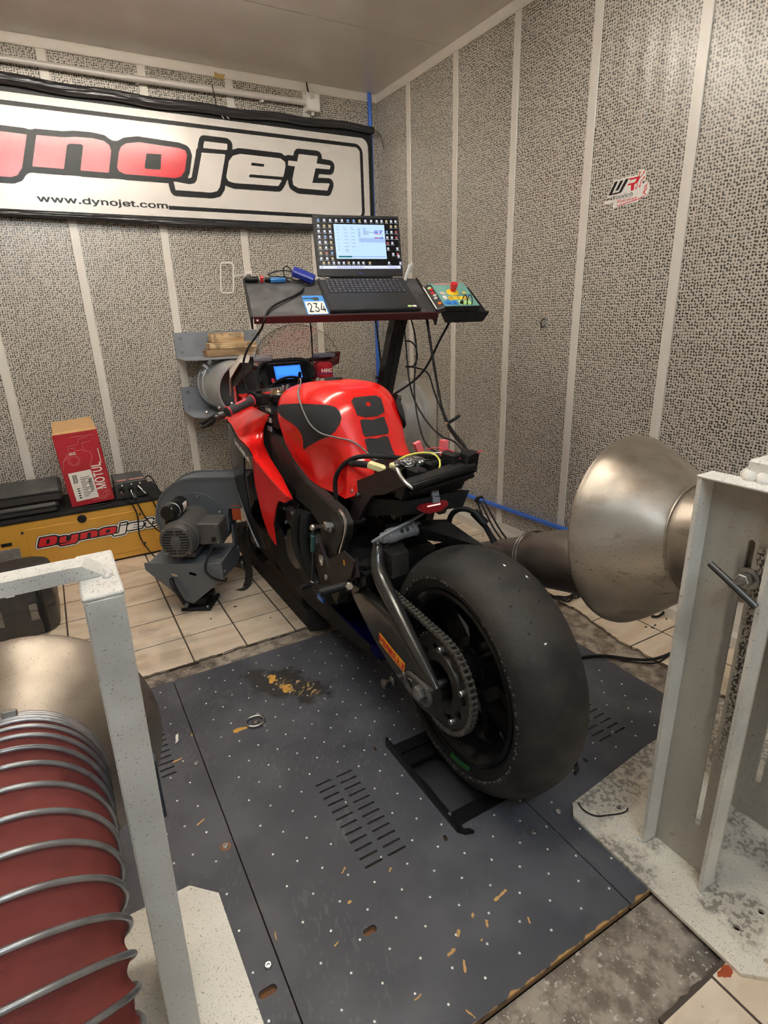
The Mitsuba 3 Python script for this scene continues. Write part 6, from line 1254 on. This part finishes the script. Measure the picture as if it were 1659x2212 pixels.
# dash
dsh = P('dashboard', hull([(u, s, z) for u, s, z in ((-.105, 1.335, .930), (.105, 1.335, .930), (-.115, 1.375, 1.022), (.115, 1.375, 1.022), (-.105, 1.42, .92), (.105, 1.42, .92), (-.10, 1.42, 1.03), (.10, 1.42, 1.03), (-.118, 1.35, .975), (.118, 1.35, .975))]), 'mat_black')
dn = np.array([0, -.917, .40]); dupv = np.array([0, .40, .917])
dc = np.array([.004, 1.354, .984])
DR = np.stack([[1, 0, 0], dupv, dn], 1); 
def dd(m): return mv(m, dc, DR)
P('display_glass', dd(rbox((-.092, -.042, -.001), (.092, .042, .006), .003)), 'mat_blackgloss', dsh)
k_ = P('display', dd(rbox((-.058, -.028, .006), (.060, .030, .0068), .0002)), 'mat_screen', dsh, smooth=False); scene[k_]['emitter'] = emit((.035, .20, .92))
k_ = P('display_field', dd(rbox((-.050, -.010, .0069), (.052, .024, .0072), 0)), 'mat_screen', dsh, smooth=False); scene[k_]['emitter'] = emit((.05, .28, 1.0))
k_ = P('gear_digit', dd(mv(text('0', .016, .0004, False), (-.080, -.038, .0062))), 'mat_screen', dsh, smooth=False); scene[k_]['emitter'] = emit((1.3, .06, .10))
P('dash_shroud', tube([(-.115, 1.345, .955), (-.118, 1.365, 1.0), (-.09, 1.372, 1.030), (.0, 1.375, 1.036), (.09, 1.372, 1.030), (.118, 1.365, 1.0), (.115, 1.345, .955)], .009, 8), 'mat_blackmatt', dsh)
P('dash_loom', tube([(-.08, 1.33, .935), (-.04, 1.31, .965), (.01, 1.305, .970), (.05, 1.32, .955)], .005, 8), 'mat_rubber', dsh)
P('small_knob', cyl((.045, 1.33, .955), (.045, 1.315, .985), .007, 10), 'mat_black', dsh)
# bars
tri = P('top_clamp', hull([(u, s, z) for u in (-.14, .14) for s in (1.12, 1.21) for z in (.900, .922)]+[(u, 1.26, z) for u in (-.05, .05) for z in (.900, .922)]), 'mat_black')
for u in (-.108, .108):
    P('fork_cap', mv(lathe([(0, .026), (.010, .026), (.010, .018), (.020, .018), (.022, .012), (.027, .010), (.029, 0), (0, 0)], 28), (u, 1.165, .922)), 'mat_gold', tri)
    P('fork_ring', mv(torus((0, 0, 0), .029, .003, (0, 0, 1), 32, 8), (u, 1.165, .926)), 'mat_alu', tri)
P('steering_nut', mv(lathe([(0, .014), (.018, .014), (.020, .010), (.020, 0), (0, 0)], 6), (0, 1.16, .922)), 'mat_alu', tri)
P('damper', cyl((-.09, 1.09, .935), (.06, 1.09, .945), .016, 16, b=.003), 'mat_black', tri)
P('clamp_bolts', cat(*[cyl((u, s, .93), (u+.004, s, .952), .007, 10) for u, s in ((-.075, 1.20), (-.05, 1.22), (.03, 1.20), (.07, 1.205))]), 'mat_steel', tri, kind='stuff')
gi, go = np.array([-.212, 1.125, .922]), np.array([-.348, 1.070, .884]); gd = (go-gi)/np.linalg.norm(go-gi)
def bar(sgn):
    f_ = (lambda m: m) if sgn < 0 else mirror
    hb = P('handlebar', f_(cat(cyl((-.108, 1.165, .905), gi, .0125, 16), cyl((-.108, 1.165, .885), (-.108, 1.165, .920), .034, 24))), 'mat_black', kind='stuff')
    P('grip', f_(mv(lathe([(0, 0), (.0165, 0), (.0175, .006), (.0168, .012), (.0168, .120), (.0175, .126), (0, .128)], 24), gi+gd*.012, axis_R(gd))), 'mat_grip', hb)
    P('grip_flange', f_(mv(lathe([(0, -.004), (.030, -.004), (.031, 0), (.030, .005), (0, .005)], 32), gi+gd*.008, axis_R(gd))), 'mat_rubber', hb)
    for o in (.018, .132): P('grip_ring', f_(mv(torus((0, 0, 0), .0185, .003, gd, 28, 8), gi+gd*o)), 'mat_gripred', hb)
    P('grip_mark', f_(mv(text_fit('PROGRIP', 0, 0, .05, .008, .0005), gi+gd*.095+np.array([.0, -.0120, .0125]), np.stack([-gd, np.array([0, .55, .8]), np.cross(-gd, np.array([0, .55, .8]))], 1))) if False else f_(mv(rbox((-.025, -.004, 0), (.025, .004, .0008), .0002), gi+gd*.07+np.array([-.002, -.009, .0140]), np.stack([gd, np.cross([0, -.55, .83], gd), [0, -.55, .83]], 1))), 'mat_gripred', hb)
    P('bar_end', f_(cat(cyl(go+gd*.003, go+gd*.03, .014, 18, b=.003), cyl(go+gd*.03, go+gd*.042, .010, 14))), 'mat_darksteel', hb, kind='stuff')
    P('lever_guard', f_(tube([go+gd*.036, go+gd*.045+[-.012, .06, -.03], go+gd*.03+[-.03, .16, -.055], go+gd*.005+[-.03, .215, -.06], go-gd*.03+[-.02, .225, -.05]], [.008, .007, .006, .006, .004], 10)), 'mat_black', hb, smooth=60)
    P('lever', f_(tube([gi+[.02, .06, -.012], gi+[-.03, .085, -.022], gi+[-.09, .085, -.040], gi+[-.15, .095, -.070], gi+[-.185, .12, -.095]], [.007, .008, .006, .006, .008], 10)), 'mat_black', hb, smooth=60)
    P('lever_perch', f_(cat(rbox(gi+[.005, -.02, -.02], gi+[.05, .07, .012], .006), cyl(gi+[.03, .05, -.02], gi+[.03, .05, .02], .012, 14))), 'mat_blackgloss', hb, kind='stuff')
    return hb
plain('mat_grip', (0.045, 0.045, 0.048), 0.75); plain('mat_gripred', srgb(215, 60, 75), 0.6)
bar(-1); bar(1)
P('lever_bolts', cat(*[mv(trimesh.creation.icosphere(2, .007), gi+np.array([-.02-.05*i, .085, -.012-.012*i])) for i in range(4)]), 'mat_alu', kind='stuff')
rv = P('brake_reservoir', mv(lathe([(0, -.005), (.028, -.005), (.0315, .0), (.033, .012), (.0305, .028), (.033, .040), (.030, .052), (.020, .057), (0, .058)], 28), (.105, 1.185, .975)), 'mat_sock', smooth=60)
pm('mat_sock', lambda p, n, uv: mi.Color3f(.36, .010, .016)*(.8+.4*noise(p.x*400, p.y*400, p.z*400)), .85)
tm = text_fit('HRC', -1, 0, 1, 1, .001); v = tm.vertices; an = v[:, 0]*.68-.10; rr2 = .0338+v[:, 2]*1.2
P('sock_lettering', trimesh.Trimesh(np.c_[.105+rr2*np.sin(an), 1.185-rr2*np.cos(an), .993+v[:, 1]*.015], tm.faces, process=False), 'mat_print_white', rv, smooth=False)
P('sock_stripe', trimesh.Trimesh(*(lambda V: (V, hull(V).faces))(np.array([(.105+.0336*math.sin(a), 1.185-.0336*math.cos(a), z) for a in np.linspace(-.5, .6, 6) for z in (.987, .990)]))) if False else torus((.105, 1.185, .988), .0322, .0015, (0, 0, 1), 28, 6), 'mat_navy', rv)
P('cable_guides', cat(tube([(.13, 1.17, .95), (.17, 1.12, .955), (.20, 1.10, .945)], .006, 8), tube([(.10, 1.12, .95), (.15, 1.09, .965), (.19, 1.11, .95)], .005, 8)), 'mat_rubber', kind='stuff')
P('left_switch', rbox((-.205, 1.10, .895), (-.165, 1.15, .935), .006), 'mat_black')
P('air_duct', cat(rbox((-.16, 1.05, .80), (-.115, 1.30, .885), .01), rbox((-.165, 1.10, .62), (-.12, 1.32, .80), .01)), 'mat_black', kind='stuff')
P('radiator', rbox((-.17, 1.16, .36), (.17, 1.20, .72), .006), 'mat_blackmatt')
for z in (.80, .835, .87): P('duct_strip', rbox((-.168, 1.11, z-.012), (-.160, 1.16, z+.008), .002), 'mat_conduit' if z > .81 else 'mat_greypaint')
# belly pan
def pan(off):
    st = [(1.42, .13, .20, .42), (1.20, .160, .110, .40), (.95, .150, .085, .310), (.78, .140, .088, .240), (.62, .134, .098, .214), (.50, .128, .112, .205), (.400, .122, .128, .202)]
    R_s = []
    for s, w, z0, z1 in np.array([CubicSpline(range(len(st)), np.array(st))(x) for x in np.linspace(0, len(st)-1, 49)]):
        c = np.array([(-w, z1), (-w+.006, (z0+z1)/2), (-w+.03, z0+.01), (-.05, z0), (.05, z0), (w-.03, z0+.01), (w-.006, (z0+z1)/2), (w, z1)]); c = spl(c, 5)
        n = np.c_[-np.gradient(c[:, 1]), np.gradient(c[:, 0])]; n /= np.linalg.norm(n, axis=1, keepdims=True); R_s.append((s, c+n*off[0], c+n*off[1]))
    return rings([np.c_[np.r_[a[:, 0], b[::-1, 0]], np.full(2*len(a), s), np.r_[a[:, 1], b[::-1, 1]]] for s, a, b in R_s])
bp_ = P('belly_pan', pan((-.004, .0)), 'mat_blackmatt', smooth=50); P('blue_lining', pan((.0005, .0025)), 'mat_bluepan', bp_, smooth=50, label='blue inner lining')

cable('thin grey lead lying over the red tank from the dashboard to the tail', [bp3(*q) for q in ((-.04, 1.12, .960), (-.09, .95, .998), (-.131, .844, .992), (-.161, .786, .978), (-.179, .734, .955), (-.182, .691, .919), (-.176, .664, .888), (-.161, .628, .864), (-.144, .591, .857), (-.121, .555, .852), (-.097, .530, .845), (-.070, .505, .822), (-.055, .465, .797), (-.04, .43, .80))], .0028, 'mat_conduitcable')
plain('mat_conduitcable', (.16, .16, .155), .5)
# ---------------------------------------------------------------- loose wiring on the open tail (parts of the bike)
P('thick_loop', tube([(-.125, .60, .61), (-.135, .585, .665), (-.135, .575, .725), (-.125, .53, .775), (-.105, .46, .810), (-.05, .40, .815), (.02, .38, .800), (.06, .36, .79)], .0075, 10), 'mat_rubber', smooth=60)
P('thick_loop', tube([(-.125, .60, .61), (-.12, .55, .585), (-.11, .47, .60), (-.10, .45, .62)], .0075, 10), 'mat_rubber', smooth=60)
P('seat_lead', tube([(-.118, .49, .785), (-.112, .45, .792), (-.095, .405, .794)], .010, 10), 'mat_rubber')
P('connector', mv(rbox((-.028, -.012, -.010), (.028, .012, .010), .003), (-.085, .385, .792), rotz(-.9) @ roty(.25)), 'mat_ivory'); plain('mat_ivory', srgb(222, 216, 160), 0.5)
P('connector', mv(rbox((-.015, -.016, -.016), (.015, .016, .016), .004), (-.062, .315, .800), rotz(.3)), 'mat_ivory')
P('yellow_wire', tube([(-.068, .315, .79), (-.062, .31, .82), (-.03, .295, .838), (.02, .26, .842), (.03, .235, .825), (.01, .215, .80), (-.04, .20, .785)], .0026, 8), 'mat_yellowwire'); plain('mat_yellowwire', srgb(225, 215, 90), 0.5)
P('red_wire', tube([(-.085, .36, .76), (-.075, .33, .755), (-.06, .30, .765)], .0030, 8), 'mat_print_red'); P('red_wire', tube([(-.09, .345, .755), (-.07, .31, .762), (-.05, .29, .77)], .0030, 8), 'mat_print_red')
P('red_wire', tube([(.03, .30, .845), (.08, .22, .842), (.10, .18, .838), (.115, .165, .852), (.108, .15, .858), (.09, .17, .845), (.06, .21, .83)], .0015, 6), 'mat_gripred')
P('wire_loom', tube([(-.05, .40, .79), (.0, .34, .815), (.05, .28, .822), (.09, .22, .83)], .0045, 8), 'mat_rubber')
P('wire_loom', tube([(-.02, .36, .80), (.02, .30, .83), (.07, .25, .825), (.10, .20, .835)], .0035, 8), 'mat_rubber')
P('white_wire', tube([(.04, .30, .83), (.065, .25, .835), (.075, .22, .815)], .0022, 6), 'mat_print_white')
for i, (u, s, z, a) in enumerate(((.035, .33, .845, -.35), (.075, .285, .848, .08))):
    k2 = thing('crocodile_clip', ['pink crocodile clip leaning left on the bike tail wiring', 'pink crocodile clip standing upright on the right of the bike tail wiring'][i], 'clip')
    m = hull([(x, y, zz) for x, y, zz in ((-.006, -.006, .0), (.006, -.006, 0), (-.010, -.008, .028), (.010, -.008, .028), (-.011, -.008, .055), (.009, -.008, .055), (-.006, .006, 0), (.006, .006, 0), (-.010, .008, .028), (.010, .008, .028), (-.011, .008, .055), (.009, .008, .055))])
    add('cover', bk(mv(m, (u, s, z-.035), roty(a))), 'mat_pinkclip', k2); add('jaw', bk(mv(rbox((-.004, -.003, -.02), (.004, .003, .002), .001), (u, s, z-.035), roty(a))), 'mat_steel', k2)
plain('mat_pinkclip', srgb(240, 110, 115), 0.5)
